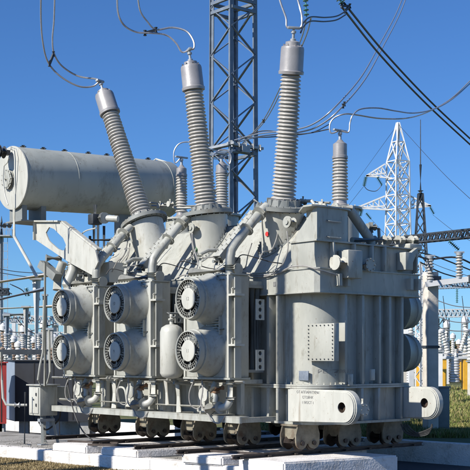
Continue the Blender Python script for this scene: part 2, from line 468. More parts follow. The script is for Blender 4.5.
# ------------------------------------------------------------------ transformer
T = empty('power_transformer', (O.x, O.y, 0), TH,
          'huge grey high-voltage power transformer with ribbed tank, fans and tall porcelain bushings', 'transformer')
TL = 7.1   # length
TW = 2.64  # width
def rrect(x0, x1, y0, y1, r, n=8, corners=(1, 1, 1, 1)):
    pts = []
    cs = [((x0, y0), PI, (1, 1)), ((x1, y0), 1.5 * PI, (-1, 1)), ((x1, y1), 0, (-1, -1)), ((x0, y1), 0.5 * PI, (1, -1))]
    for k, ((x, y), a0, (sx, sy)) in enumerate(cs):
        rr = r if corners[k] else 0.02
        cx = x + sx * rr; cy = y + sy * rr
        for i in range(n + 1):
            a = a0 + (PI / 2) * i / n
            pts.append((cx + rr * math.cos(a), cy + rr * math.sin(a)))
    return pts
ZB, ZF, ZK0, ZK1, ZL, ZT = 0.71, 1.31, 2.90, 3.27, 3.72, 4.28
tank = MB()
tank.prism(rrect(0.18, TW - 0.18, 0.16, TL - 0.12, 0.46, 10), 'z', ZB + 0.02, ZK0 + 0.02)
tank = tank.build('tank', 'paint', T)
# base plate and lower flange
mb = MB()
mb.prism(rrect(0.0, TW, 0.02, TL, 0.5, 10), 'z', ZB - 0.02, ZB + 0.02)
mb.prism(rrect(0.02, TW - 0.02, 0.03, TL, 0.5, 10), 'z', ZF - 0.02, ZF + 0.012)
mb.prism(rrect(0.02, TW - 0.02, 0.03, TL, 0.5, 10), 'z', ZF + 0.018, ZF + 0.045)
for i in range(46):   # flange bolts
    y = 0.55 + i * 0.14
    if y > 6.9: break
    for x in (0.065, TW - 0.065): mb.cyl((x, y, ZF + 0.045), (x, y, ZF + 0.085), 0.014, 6)
for i in range(13):
    x = 0.5 + i * 0.14
    if x < TW - .4: mb.cyl((x, 0.075, ZF + 0.045), (x, 0.075, ZF + 0.085), 0.014, 6)
for i in range(1, 6):
    a = PI + PI / 2 * i / 6
    x = 0.52 + math.cos(a) * 0.455; y = 0.53 + math.sin(a) * 0.455
    mb.cyl((x, y, ZF + 0.045), (x, y, ZF + 0.085), 0.014, 6)
mb.build('base_flange', 'paint', tank)
# upper belt (hollow box girder around the tank) with a chamfered near corner
ch = 0.07
beltp = [(ch, 0), (TW - 0.12, 0), (TW, 0.12), (TW, TL - 0.1), (TW - 0.1, TL), (0.1, TL), (0, TL - 0.1), (0, ch)]
mb = MB(); mb.prism(beltp, 'z', ZK0, ZK1)
big = [(x + (0.02 if x > 1 else -0.02), y + (0.02 if y > 3 else -0.02)) for x, y in beltp]
mb.prism(big, 'z', ZK0 - 0.022, ZK0 + 0.0)
mb.prism(big, 'z', ZK1, ZK1 + 0.02)
for x in (0.42, 0.62, 2.20, 2.40):
    mb.box(x, x + 0.07, -0.10, 0.0, ZK0 + 0.10, ZK1 - 0.07)
mb.build('belt', 'paint', tank)
# stiffener ribs
def rib(x0, x1, y0, y1, z0, z1):
    MB().box(x0, x1, y0, y1, z0, z1, 0.004).build('stiffener', 'paint', tank)
for y in (0.98, 1.22, 1.62, 2.3, 3.1, 3.9, 4.7, 5.5, 6.3):
    rib(0.01, 0.185, y - 0.03, y + 0.03, ZF + 0.05, ZK0 - 0.03)
    rib(0.01, 0.185, y - 0.03, y + 0.03, ZB + 0.022, ZF - 0.024)
for x in (0.70, 1.12, 1.54, 1.80, 2.12):
    rib(x - 0.028, x + 0.028, 0.02, 0.165, ZF + 0.05, ZK0 - 0.03)
    if x != 1.8: rib(x - 0.028, x + 0.028, 0.04, 0.165, ZB + 0.022, ZF - 0.024)
for y in (1.0, 2.5, 4.0, 5.5):
    rib(TW - 0.125, TW - 0.005, y - 0.022, y + 0.022, ZF + 0.05, ZK0 - 0.03)
# upper tank wall above the belt
UZ0 = ZK1 + 0.022
SL0, SL1 = (0.03, UZ0), (0.78, ZT)
def slope_z(x): return SL0[1] + (SL1[1] - SL0[1]) * min(1, max(0, (x - SL0[0]) / (SL1[0] - SL0[0])))
mb = MB()
mb.prism([(0.04, UZ0), (0.0, UZ0 + 0.2), (0.0, ZL), (TW, ZL), (TW - 0.22, UZ0)], 'y', 0.06, 0.62)
mb.prism([SL0, (0.34, ZL), (TW - .02, ZL), (TW - 0.22, UZ0)], 'y', 0.621, TL - 0.3)
ut = mb.build('upper_tank', 'paint', T)
mb = MB()   # ledge plate
mb.box(-0.03, 1.15, -0.02, 0.64, ZL + 0.002, ZL + 0.03)
mb.box(1.152, TW + 0.02, -0.01, TL - 0.3, ZL + 0.002, ZL + 0.022)
mb.build('ledge', 'paint', ut)
for x in (0.36, 0.86, 1.30, 1.62, 2.44):
    MB().box(x - 0.02, x + 0.02, -0.04, 0.058, UZ0 + 0.01, ZL - 0.004, 0.004).build('stiffener', 'paint', ut)
# end turret box (dark end face, slanted lit shoulder)
mb = MB()
mb.prism([(0.0, ZL + 0.032), (0.0, ZT), (0.05, ZT), (0.60, ZL + 0.032)], 'x', 0.0, 0.58)
mb.lathe([(.35, ZL + .03), (.35, ZT)], 40, Matrix.Translation((.60, .37, 0)))
mb.box(0.80, 1.25, 0.5, 1.6, ZL + .04, ZT - .03)
mb.prism([(-.12, .0), (-.03, -.03), (.62, -.03)] + [(.60 + .40 * math.sin(PI * i / 12), .37 - .40 * math.cos(PI * i / 12)) for i in range(1, 10)] + [(.3, .75), (-.12, .2)], 'z', ZT + .001, ZT + .03)
for i in range(9): mb.cyl((-.05 + i * .08, .0, ZT + .03), (-.05 + i * .08, .0, ZT + .055), .012, 6)
mb.build('end_box', 'paint', T)
# sloping shoulder on the near long side, and flat top cover
mb = MB()
sh0 = (-0.02, UZ0 + 0.1); sh1 = (0.95, ZT)
mb.prism([(0.342, ZL + .001), SL1, (TW - 0.5, ZT), (TW - 0.3, ZL + 0.03), (1.0, ZL + .03)], 'y', 1.65, TL - 0.35)
mb.prism([(0.342, ZL + .001), SL1, (0.88, ZT), (0.88, ZL + 0.001)], 'y', 0.642, 1.65)
for y_ in (0.66, 2.62, 5.0):   # welded gussets on the slope
    mb.prism([(SL0[0] + .02, SL0[1] + .01), (SL1[0], SL1[1] + .06), (SL1[0], SL1[1] - .02), (SL0[0] + .1, SL0[1] + .01)], 'y', y_, y_ + .03)
mb.build('sloped_cover', 'paint', T)
MB().box(0.88, TW - 0.55, 1.7, TL - 0.4, ZT + 0.006, ZT + 0.04).build('top_cover', 'paint_dark', T)

MX = Matrix(((0, 0, 1, 0), (0, 1, 0, 0), (-1, 0, 0, 0), (0, 0, 0, 1)))   # lathe axis z -> +x
# ---- lugs with a round hole
def lug(x, y_in, y_out, z0, z1, name='lifting_lug'):
    r = (z1 - z0) / 2; cy = y_out + r * 0.9; zc = (z0 + z1) / 2
    pts = [(y_in, z0), (y_in, z1)]
    for i in range(15):
        a = PI / 2 + PI * i / 14
        pts.append((cy + math.cos(a) * r * 0.9, zc + math.sin(a) * r))
    hole = [(cy + 0.05 + 0.085 * math.cos(2 * PI * i / 24), zc + 0.085 * math.sin(2 * PI * i / 24)) for i in range(24)]
    mb = MB(); mb.holeplate(pts, hole, 'x', x, x + 0.10)
    for k_, (sc_, ex_) in enumerate(((.93, .022), (.86, .044))):
        pts2 = [(y_in, zc - r * .98), (y_in, zc + r * .98 - .0)] + [(cy + (p[0] - cy) * sc_, zc + (p[1] - zc) * sc_) for p in pts[2:]]
        mb.holeplate(pts2, hole, 'x', x - ex_, x - ex_ + .0215)
    o = mb.build(name, 'paint_light', T)
    hc = (sum(p[0] for p in hole) / 24, sum(p[1] for p in hole) / 24)
    m2 = MB(); m2.lathe([(.084, .0), (.084, .09), (.001, .091)], 24, Matrix.Translation((x - .03, hc[0], hc[1])) @ MX, cap=False); m2.build('pin_hole_shade', 'hole_rust_shade', o)  # dark brown cup closes the hole, its shade put into the colour
    return o
# near lug: plane x = 0 just proud of wall; ends at photo u 356
pl = LP(357, 405, b=-0.06); pli = LP(290, 405, b=-0.06)
near_lug = lug(-0.06, pli.y, pl.y, 0.74, 1.285)
MB().box(0.042, 0.55, 0.1, 0.4, ZB + 0.03, ZF - 0.03).build('lug_bracket', 'paint', near_lug)
p1 = LP(439.5, 405, b=2.22)
far_lug = lug(2.22, 0.2, p1.y, 0.74, 1.30)

# ---- inspection plate, nameplate, writing on the near wall
iw = MB()
wx = 0.176
p_tl = LP(308.5, 324, b=wx); p_br = LP(335, 361, b=wx)
iw.box(wx - 0.022, wx + 0.09, p_br.y, p_tl.y, p_br.z, p_tl.z, 0.003)
cover = iw.build('inspection_cover', 'paint', T)
mb = MB(); ny, nz_ = 6, 9
for i in range(ny + 1):
    for k in range(nz_ + 1):
        if i in (0, ny) or k in (0, nz_):
            y = p_br.y + 0.03 + (p_tl.y - p_br.y - 0.06) * i / ny; z = p_br.z + 0.03 + (p_tl.z - p_br.z - 0.06) * k / nz_
            mb.cyl((wx - 0.022, y, z), (wx - 0.036, y, z), 0.011, 6)
mb.build('bolts', 'dark_steel', cover)
pp = LP(304, 376, b=wx)
MB().box(wx - 0.012, wx + 0.004, pp.y - 0.115, pp.y + 0.115, pp.z - 0.075, pp.z + 0.085, 0.002).build('nameplate', 'plate_blue', T)
def wallx(y):
    return 0.18 if y > 0.62 else 0.64 - math.sqrt(max(0, 0.46 ** 2 - (0.62 - y) ** 2))
def writing(lines, x, cy, z, size, step, parent, m='ink', name='writing'):
    mb = MB()
    for i, t in enumerate(lines):
        vs, fs = text_verts(t, size)
        mb.add([(x if x is not None else wallx(cy - v.x) - .004, cy - v.x, z - i * step + v.y) for v in vs], fs)
    return mb.build(name, m, parent)
pt = LP(323, 371.8, b=wx); writing(['РЕ 75МR АТЗ'], None, pt.y, pt.z, 0.085, 0.1, T)
pt = LP(308, 396, b=-0.1); writing(['ОТ АППАРАТУРЫ', 'СТОЯНК', '1 МОСТ 1'], -0.108, pt.y, pt.z + 0.06, 0.062, 0.085, near_lug)
# thin mark on the belt
MB().box(-0.006, -0.001, 1.0, 1.06, 3.02, 3.10).build('mark', 'ink', T)
# fire valve on end bottom (small flange at photo 364, 410)
pv = LP(364, 410, a=-0.12)
mb = MB(); mb.cyl((pv.x, 0.12, pv.z), (pv.x, -0.10, pv.z), 0.055, 12); mb.cyl((pv.x, -0.10, pv.z), (pv.x, -0.14, pv.z), 0.11, 16)
for i in range(6):
    a = 2 * PI * i / 6; mb.cyl((pv.x + .085 * math.cos(a), -0.14, pv.z + .085 * math.sin(a)), (pv.x + .085 * math.cos(a), -0.16, pv.z + .085 * math.sin(a)), .015, 6)
mb.cyl((pv.x, -0.08, pv.z + 0.1), (pv.x, -0.08, pv.z + 0.19), 0.02, 8)
mb.build('drain_valve', 'paint_light', T)
for (u, v) in ((372, 375), (350, 380)):
    q = LP(u, v, a=0.0)
    MB().box(q.x - 0.045, q.x + 0.045, -0.03, 0.014, q.z - 0.09, q.z + 0.10, 0.006).build('earthing_pad', 'paint_light', T)

# ---- end-face fittings above the belt
q = LP(352, 262, a=-0.16)
mb = MB(); mb.box(q.x - 0.13, q.x + 0.22, -0.20, 0.05, q.z - 0.27, q.z + 0.20, 0.02)
tb = mb.build('terminal_box', 'paint', T)
mb = MB(); mb.cyl((q.x - 0.13, -0.08, q.z - 0.02), (q.x - 0.30, -0.08, q.z - 0.02), 0.10, 18); mb.cyl((q.x - 0.30, -0.08, q.z - 0.02), (q.x - 0.33, -0.08, q.z - 0.02), 0.125, 18)
mb.build('side_flange', 'paint_light', tb)
q = LP(369, 262, a=-0.1)
mb = MB(); mb.cyl((q.x, 0.05, q.z - .05), (q.x, -0.10, q.z - .05), 0.06, 12); mb.cyl((q.x, -0.10, q.z - .05), (q.x, -0.14, q.z - .05), 0.12, 16)
for i in range(8):
    a = 2 * PI * i / 8; mb.cyl((q.x + .10 * math.cos(a), -0.14, q.z - .05 + .10 * math.sin(a)), (q.x + .10 * math.cos(a), -0.16, q.z - .05 + .10 * math.sin(a)), .014, 6)
mb.build('blank_flange', 'paint', T)
q = LP(407, 262, a=-0.05)
mb = MB(); mb.box(q.x - 0.16, q.x + 0.04, -0.16, 0.05, q.z - 0.15, q.z + 0.16, 0.01); mb.prism([(q.x + .05, q.z - .1), (q.x + .05, q.z + .16), (q.x + .22, q.z + .26), (q.x + .22, q.z + .2)], 'y', -0.1, -0.02)
mb.build('corner_box', 'paint', T)
# handles on the end box
for (u, v) in ((333, 222), (333, 238)):
    q = LP(u, v, a=0)
    MB().tube([(q.x - .14, 0.0, q.z + .02), (q.x - .14, -0.05, q.z), (q.x + .14, -0.05, q.z), (q.x + .14, 0.0, q.z + .02)], 0.011, 6).build('handle', 'paint', T)

# ---- HV turrets and bushings
HB = 0.52
phases = []
specs = [  # flange pixel, cap top pixel, terminal pixel, tilt towards viewer side
    (283, 207.5, 293, 42), (207, 213.5, 190.5, 62), (144, 222, 103, 91)]
def shed_profile(L, r0, r1, n, core=0.8):
    P = [(r0 * core, 0)]
    for i in range(n):
        t = i / n; r = r0 + (r1 - r0) * t; z = L * (i + 0.1) / n; h = L / n
        rr = r if i % 2 == 0 else r * 0.975
        c = (r * core)
        P += [(c, z), (c * 1.02, z + h * 0.06), (rr * 0.96, z + h * 0.14), (rr * 0.995, z + h * 0.22), (rr, z + h * 0.32), (rr * 0.985, z + h * 0.44), (rr * 0.93, z + h * 0.56), (c * 1.04, z + h * 0.74), (c, z + h * 0.82)]
    P.append((r1 * core, L))
    return P
def place(o, base, top):
    d = (top - base).normalized()
    o.location = base; o.rotation_euler = d.to_track_quat('Z', 'Y').to_euler()
term_pts = []
for (fu, fv, tu, tv) in specs:
    base = LP(fu, fv, b=HB)
    top = LP(tu, tv, b=HB - 0.30)
    d = (top - base).normalized(); L = (top - base).length
    # turret (tapered tube sinking into the sloped cover)
    mb = MB()
    dn = base - d * 0.02
    low = base - d * ((base.z - 3.2) / d.z)
    mx = Matrix.Translation(low) @ (dn - low).to_track_quat('Z', 'Y').to_matrix().to_4x4()
    H = (dn - low).length
    mb.lathe([(0.32, 0), (0.34, 0.5), (0.375, H - 0.12), (0.385, H - 0.07), (0.385, H - 0.035)], 36, mx)
    tur = mb.build('turret', 'paint_light', T)
    # flange + bolts
    mb = MB(); mb.lathe([(0.49, -0.035), (0.49, 0.0), (0.485, 0.001), (0.485, 0.035), (0.30, 0.035), (0.28, 0.14)], 36)
    for i in range(24):
        a = 2 * PI * i / 24; mb.cyl((.45 * math.cos(a), .45 * math.sin(a), -0.06), (.45 * math.cos(a), .45 * math.sin(a), 0.06), .014, 6)
    for i in range(12):
        a = 2 * PI * i / 12; mb.box(.28 * math.cos(a) - .02, .28 * math.cos(a) + .02, .28 * math.sin(a) - .02, .28 * math.sin(a) + .02, 0.03, 0.15)
    fl = mb.build('turret_flange', 'paint_dark', tur)
    place(fl, base, top)
    # bolted collar where the turret meets the slope
    mb = MB(); ring = []
    for i in range(40):
        a = 2 * PI * i / 40
        r = 0.375
        x = low.x + r * math.cos(a); y = low.y + r * math.sin(a) + (x - low.x) * 0
        zs = low.z; k_ = (dn - low) / (dn.z - low.z)
        for _ in range(12):
            x2 = x + k_.x * (zs - low.z); zs = slope_z(x2)
        y += k_.y * (zs - low.z); zs2 = zs + .004
        ring.append(Vector((x2, y, zs2)))
    for i, p in enumerate(ring):
        q2 = ring[(i + 1) % 40]
        mb.bar(p + Vector((0, 0, .01)), q2 + Vector((0, 0, .01)), 0.06, 0.03)
        mb.cyl(p + Vector((-0.01, 0, 0.02)), p + Vector((-0.03, 0, 0.065)), 0.016, 6)
    mb.build('bolted_collar', 'paint_dark', tur)
    # bushing
    capL = 0.56; insL = L - capL - 0.12
    mb = MB(); mb.lathe([(0.2, 0), (0.2, 0.03)] , 24)
    mb.lathe([(r, z + 0.14) for r, z in shed_profile(insL, 0.222, 0.180, 34)], 40)
    bu = mb.build('bushing', 'porcelain', T, sharp=60)
    place(bu, base, top)
    z0 = 0.14 + insL
    mb = MB()
    mb.lathe([(0.20, 0.03), (0.265, 0.035), (0.265, 0.07), (0.22, 0.08), (0.21, 0.15)], 36)
    for i in range(12):
        a = 2 * PI * (i + .5) / 12; mb.cyl((.245 * math.cos(a), .245 * math.sin(a), .11), (.245 * math.cos(a), .245 * math.sin(a), .16), .016, 6)
    mb.build('bushing_base', 'alu', bu)
    mb = MB()
    mb.lathe([(0.15, z0), (0.215, z0 + 0.002), (0.22, z0 + 0.05), (0.208, z0 + 0.06), (0.203, z0 + 0.075), (0.20, z0 + capL - 0.14), (0.19, z0 + capL - 0.10),
              (0.13, z0 + capL - 0.075), (0.125, z0 + capL - 0.02), (0.06, z0 + capL)], 40)
    for i in range(8):
        a = 2 * PI * i / 8; mb.cyl((.16 * math.cos(a), .16 * math.sin(a), z0 + capL - .1), (.16 * math.cos(a), .16 * math.sin(a), z0 + capL - .06), .014, 6)
    mb.build('cap', 'alu', bu, sharp=30)
    mb = MB()
    zt = z0 + capL
    mb.lathe([(0.05, zt - 0.01), (0.05, zt + 0.03), (0.025, zt + 0.04), (0.025, zt + 0.12), (0.045, zt + 0.125), (0.045, zt + 0.16), (0.02, zt + 0.17), (0.02, zt + 0.22)], 16)
    mb.box(-0.11, 0.11, -0.035, 0.035, zt + 0.19, zt + 0.235, 0.01)
    mb.build('terminal', 'steel', bu)
    term_pts.append(loc2w(base + d * (zt + 0.21)))
    # round fitting on the turret front
    phases.append((base, top, tur, low, dn))

# small round sensors + cables on turrets and coloured phase marks
for (fu, fv, k, colr, mu, mv) in ((288, 222, 0, 'decal_red', 267.5, 235), (192, 228, 1, 'decal_green', 196, 250), (120, 233, 2, 'decal_yellow', 133.5, 251)):
    base, top, tur, low, dn = phases[k]
    q = LP(fu, fv, b=HB - 0.42)
    mb = MB(); mb.cyl(q + Vector((0.12, 0, 0)), q, 0.085, 18); mb.cyl(q, q - Vector((0.03, 0, 0)), 0.10, 18); mb.cyl(q - Vector((0.03, 0, 0)), q - Vector((0.05, 0, 0)), 0.045, 12)
    mb.build('junction_fitting', 'paint', tur)
    # mark on turret surface facing the viewer
    dirv = Vector((-(A.x * 0 + 1) * 0.35, -0.93, 0))
    m_ = LP(mu, mv, b=HB - 0.2)
    z = m_.z; t = (z - low.z) / (dn.z - low.z); c = low.lerp(dn, t); rr = 0.335 + 0.04 * t
    # direction from axis to pixel ray in plan
    best = None
    for i in range(360):
        a = 2 * PI * i / 360; p = Vector((c.x + rr * math.cos(a), c.y + rr * math.sin(a), z)); w = loc2w(p)
        u = 235 + F * w.x / w.y
        if best is None or abs(u - mu) + w.y * 0.5 < best[0]: best = (abs(u - mu) + w.y * 0.5, a)
    a = best[1]; n = Vector((math.cos(a), math.sin(a), 0)); p = Vector((c.x, c.y, z)) + n * (rr - 0.01)
    MB().cyl(p, p + n * 0.022, 0.042, 14).build('phase_mark', colr, tur)

# ---- LV / MV bushings on the far side
def small_bushing(fu, fv, tu, tv, b, Lcap, r, nsh, seat=True):
    base = LP(fu, fv, b=b); top = LP(tu, tv, b=b)
    top.y = base.y + (top.y - base.y) * 0.5
    L = (top - base).length
    if seat:
        mb = MB(); mb.lathe([(0.36, ZL), (0.36, base.z - 0.06), (0.42, base.z - 0.06), (0.42, base.z - 0.02)], 30, Matrix.Translation((base.x, base.y, 0)))
        for i in range(16):
            a = 2 * PI * i / 16; mb.cyl((base.x + .39 * math.cos(a), base.y + .39 * math.sin(a), base.z - .09), (base.x + .39 * math.cos(a), base.y + .39 * math.sin(a), base.z + .005), .013, 6)
        mb.build('turret', 'paint', T)
    mb = MB(); insL = L - Lcap - 0.1
    mb.lathe([(q, z + 0.12) for q, z in shed_profile(insL, r * 1.08, r, nsh)], 30)
    bu = mb.build('bushing', 'porcelain', T, sharp=60); place(bu, base, top)
    mb = MB(); mb.lathe([(r * 1.1, -0.02), (r * 1.15, 0.03), (r * 0.9, 0.06), (r * 0.85, 0.13)], 24); mb.build('bushing_base', 'alu', bu)
    z0 = insL + .12
    mb = MB(); mb.lathe([(r * .8, z0), (r * 1.0, z0 + .005), (r * 1.0, z0 + .05), (r * .9, z0 + .06), (r * .9, z0 + Lcap - .08), (r * .5, z0 + Lcap - .04), (r * .3, z0 + Lcap)], 24); mb.build('cap', 'alu', bu, sharp=30)
    zt = z0 + Lcap
    mb = MB(); mb.lathe([(.03, zt - .01), (.03, zt + .1), (.04, zt + .1), (.04, zt + .14), (.015, zt + .15), (.015, zt + .2)], 12); mb.box(-.17, .17, -.025, .025, zt + .16, zt + .195, .006)
    mb.build('terminal', 'steel', bu)
    d = (top - base).normalized()
    return loc2w(base + d * (zt + 0.18))
lv1 = small_bushing(340, 207, 340, 141, 2.35, 0.36, 0.148, 13)
lv2 = small_bushing(222, 214, 221, 163, 2.6, 0.26, 0.135, 13)
lv3 = small_bushing(181.5, 218, 181.5, 166, 2.6, 0.26, 0.130, 13)

# pipe from LV turret down to the ledge (photo 350,208 -> 372,240)
pA, pB_ = LP(349, 209, a=0.25), LP(371, 241, a=0.25)
mb = MB(); mb.tube([pA - Vector((0.35, 0, -0.0)), pA, pB_, pB_ + Vector((0.0, 0.0, -0.1))], 0.085, 14)
mb.build('oil_pipe', 'paint', T)
qa, qb = LP(352, 243, a=0.15), LP(415, 243, a=0.3)
mb = MB()
mb.tube([qa + Vector((0, 0, .05)), qb + Vector((0, 0, .05))], 0.05, 10)
for u in (372, 386, 400, 413):
    q = LP(u, 243, a=.25); mb.cyl(q + Vector((-.06, 0, .05)), q + Vector((.06, 0, .05)), 0.085, 14)
mb.build('header_pipe', 'paint', T)
q = LP(411, 240, a=0.2)
mb = MB(); mb.box(q.x - .2, q.x + .14, 0.05, 0.4, ZL + .03, ZL + .12, .02); mb.cyl((q.x - .05, .2, ZL + .1), (q.x - .05, .2, ZL + .18), .1, 16)
mb.build('valve_body', 'paint', T)
q = LP(371, 227, a=0.35)
mb = MB(); mb.cyl(q - Vector((.1, 0, 0)), q + Vector((.1, 0, 0)), .06, 12); mb.cyl(q - Vector((0, 0, .1)), q + Vector((0, 0, .08)), .045, 10)
mb.tube([q, q + Vector((.2, 0, -.02)), q + Vector((.22, 0, -.3))], .03, 8); mb.tube([q - Vector((0, 0, .1)), q - Vector((-.15, 0, .35))], .02, 6)
mb.build('gas_relay', 'paint_dark', T)

# ---- inclined oil pipes and struts between phases (across the sloped cover)
def slope_pipes(a1, zt):
    mb = MB()
    P = [(0.30, a1 + .05, zt + .05), (0.12, a1 + .03, zt + .03), (0.0, a1 + .02, zt - .06), (-0.60, a1, 3.74), (-0.69, a1, 3.62), (-0.72, a1, 3.48), (-0.72, a1, 3.22)]
    mb.tube(P, 0.078, 16)
    def ringat(t0, t1):
        p, q = Vector(P[2]), Vector(P[3]); mb.cyl(p.lerp(q, t0), p.lerp(q, t1), .125, 18)
    ringat(.04, .075); ringat(.08, .115); ringat(.55, .58)
    mb.cyl((-0.72, a1, 3.30), (-0.72, a1, 3.33), 0.125, 18); mb.cyl((-0.72, a1, 3.335), (-0.72, a1, 3.365), 0.125, 18)
    mb.build('oil_pipe', 'paint', T)
    mb = MB(); y = a1 + 0.46
    mb.bar((0.24, y, zt - .02), (-0.60, y, 3.52), 0.18, 0.12); mb.bar((0.23, y, zt - .035), (0.6, y, zt - .035), 0.18, 0.10)
    for i in range(9):
        t = (i + .3) / 9; x = 0.24 - 0.84 * t; z = zt + .055 - (zt - 3.54) * t
        for sy in (-.07, .07): mb.cyl((x - .02, y + sy, z - .01), (x - .035, y + sy, z + .025), 0.014, 6)
    mb.build('duct', 'paint', T)
    mb = MB(); y = a1 + .24
    mb.tube([(0.2, y, zt - .15), (-0.25, y, 3.96), (-0.55, y, 3.62), (-0.6, y, 3.35)], 0.03, 8)
    mb.cyl((-0.14, y, 4.02), (-0.26, y, 3.92), 0.085, 14); mb.box(-.27, -.15, y - .05, y + .05, 3.98, 4.1)
    mb.build('tap_relay', 'paint_dark', T)
slope_pipes(LP(230, 260, b=-0.72).y, 4.40)
slope_pipes(LP(152, 262, b=-0.72).y, 4.42)
slope_pipes(LP(96, 266, b=-0.72).y, 4.40)

# small railing / pipework along the top behind the HV bushings
mb = MB()
for (u0, v0, u1, v1) in ((254, 200, 262, 205), (290, 200, 330, 203), (152, 206, 200, 206)):
    p = LP(u0, v0, b=1.0); q = LP(u1, v1, b=1.0); mb.tube([p, q], 0.025, 8)
mb.tube([LP(294, 203, b=.9), LP(300, 201, b=.9), LP(312, 201, b=.9), LP(315, 205, b=.9), LP(326, 205, b=.9)], .03, 8)
mb.tube([LP(x, y, b=1.1) for x, y in ((150, 203), (170, 204), (176, 209), (206, 206))], .025, 8)
for (u, v) in ((303, 202), (322, 205), (170, 204), (160, 206)):
    q = LP(u, v, b=.95); mb.cyl(q - Vector((.05, 0, 0)), q + Vector((.05, 0, 0)), .06, 12); mb.cyl(q, q + Vector((0, 0, .1)), .02, 6)
mb.split('vent_pipework', 'paint_light', T)

# ---- loose cables
def cable(pts, r, m, parent=T, name='cable'):
    return MB().tube(pts, r, 6, smooth=6).build(name, m, parent)
cable([LP(u, v, b=-0.05) for u, v in ((236, 269), (246, 273), (262, 275), (278, 273), (291, 267), (305, 266), (316, 269))] + [LP(u, v, a=-0.06) for u, v in ((330, 273), (343, 276), (352, 275), (357, 270))], 0.014, 'cable')
cable([LP(u, v, b=-0.06) for u, v in ((236, 272), (250, 276), (268, 276), (279, 268), (284, 262), (288, 248), (287, 231))], 0.010, 'cable')
cable([LP(u, v, b=-0.3) for u, v in ((192, 232), (193, 245), (198, 262), (200, 272), (196, 276), (184, 275), (175, 279))], 0.012, 'cable')
cable([LP(u, v, b=-0.4) for u, v in ((252, 243), (248, 255), (245, 268), (236, 272))], 0.010, 'cable')
cable([LP(u, v, b=-0.4) for u, v in ((128, 240), (124, 255), (117, 262), (112, 272))], 0.012, 'cable')
cable([LP(u, v, b=-0.5) for u, v in ((72, 262), (76, 243), (84, 232), (96, 228))], 0.014, 'paint_light')

for k_, (a_, sgn) in enumerate(((1.05, 1), (2.75, -1), (3.3, 1), (5.0, -1), (5.55, 1), (6.6, 1))):
    cable([(-0.35, a_, 3.42), (-0.2, a_ + .05, 3.60), (0.05, a_ + .12 * sgn, 3.66), (0.25, a_ + .2 * sgn, 3.9), (0.35, a_ + .28 * sgn, 4.15)], .011, 'cable')
    cable([(-0.60, a_ + .3, 3.43), (-0.5, a_ + .25, 3.55), (-0.3, a_ + .1, 3.50), (-0.1, a_, 3.44), (0.0, a_ - .2, 3.40)], .010, 'cable_dark')
for a_ in (1.9, 4.2, 6.2):
    mb = MB(); mb.box(-.28, -.12, a_ - .12, a_ + .12, 3.36, 3.56, .01); mb.cyl((-.2, a_, 3.56), (-.2, a_, 3.62), .05, 12); mb.build('relay_box', 'paint_dark', T)
    mb = MB(); mb.tube([(-.63, a_ + .38, 3.40), (-.63, a_ + .38, 3.62), (-.45, a_ + .38, 3.70), (-.1, a_ + .38, 3.72)], .035, 8); mb.cyl((-.63, a_ + .38, 3.55), (-.63, a_ + .38, 3.60), .06, 12)
    mb.build('vent_pipe', 'paint', T)
    mb = MB(); mb.cyl((-.63, a_ - .1, 3.40), (-.63, a_ - .1, 3.52), .05, 10); mb.cyl((-.63, a_ - .1, 3.52), (-.63, a_ - .1, 3.545), .09, 8); mb.cyl((-.73, a_ - .1, 3.46), (-.53, a_ - .1, 3.46), .03, 8)
    mb.build('valve', 'paint_dark', T)
# ---- coolers
FX, PX = -1.25, -0.80
UD = [(LP(188, 298.6, b=FX).y, LP(230, 300, b=PX).y, 1.22, ('12', '11')),
      (LP(114.4, 303.5, b=FX).y, LP(152, 300, b=PX).y, 1.18, ('10', '9')),
      (LP(61.5, 306.6, b=FX).y, LP(95.5, 300, b=PX).y, 1.12, ('8', '7'))]
ZU, ZLo = 2.80, 1.92
# fan prototype, own frame: origin at grille centre, -x outward
def rx(p): return (p[1], p[0], p[2])
MX = Matrix(((0, 0, 1, 0), (0, 1, 0, 0), (-1, 0, 0, 0), (0, 0, 0, 1)))   # lathe axis z -> +x
def fan_meshes():
    d = {}
    mb = MB()
    mb.lathe([(0.318, 0.02), (0.318, 0.0), (0.326, -0.012), (0.345, -0.008), (0.348, 0.02), (0.348, 0.10), (0.368, 0.105), (0.368, 0.125), (0.352, 0.13), (0.352, 0.19),
              (0.358, 0.20), (0.40, 0.33), (0.455, 0.448)], 48, MX, cap=False)
    d['fan'] = mb
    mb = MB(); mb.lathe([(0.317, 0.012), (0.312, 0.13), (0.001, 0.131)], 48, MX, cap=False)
    d['fan_well_shade'] = mb  # near-black colour puts the shade inside the drum into the well
    mb = MB()
    for rr in (0.236, 0.277):
        mb.tube([(0.004, rr * math.cos(2 * PI * i / 40), rr * math.sin(2 * PI * i / 40)) for i in range(41)], 0.0026, 5)
    for i in range(36):
        a = 2 * PI * i / 36 + .07
        mb.bar((0.014, .236 * math.cos(a), .236 * math.sin(a)), (0.014, .318 * math.cos(a), .318 * math.sin(a)), 0.0085, 0.004, up=Vector((1, .0, 0)))
    for i in range(6):
        a = 2 * PI * i / 6 + .3
        mb.bar((0.02, .18 * math.cos(a), .18 * math.sin(a)), (0.02, .24 * math.cos(a), .24 * math.sin(a)), 0.012, 0.012)
    d['guard'] = mb
    mb = MB(); mb.lathe([(0.182, 0.02), (0.182, 0.0), (0.175, -0.006), (0.12, -0.010), (0.001, -0.011)], 40, MX, cap=False)
    d['hub'] = mb
    mb = MB()
    for i in range(8):
        a = 2 * PI * i / 8
        c, s_ = math.cos(a), math.sin(a); c2, s2 = math.cos(a + .5), math.sin(a + .5)
        mb.add([(0.05, .15 * c, .15 * s_), (0.05, .30 * c, .30 * s_), (0.11, .30 * c2, .30 * s2), (0.11, .15 * c2, .15 * s2)], [(0, 1, 2, 3)])
    d['blades'] = mb
    return d
fm = fan_meshes()
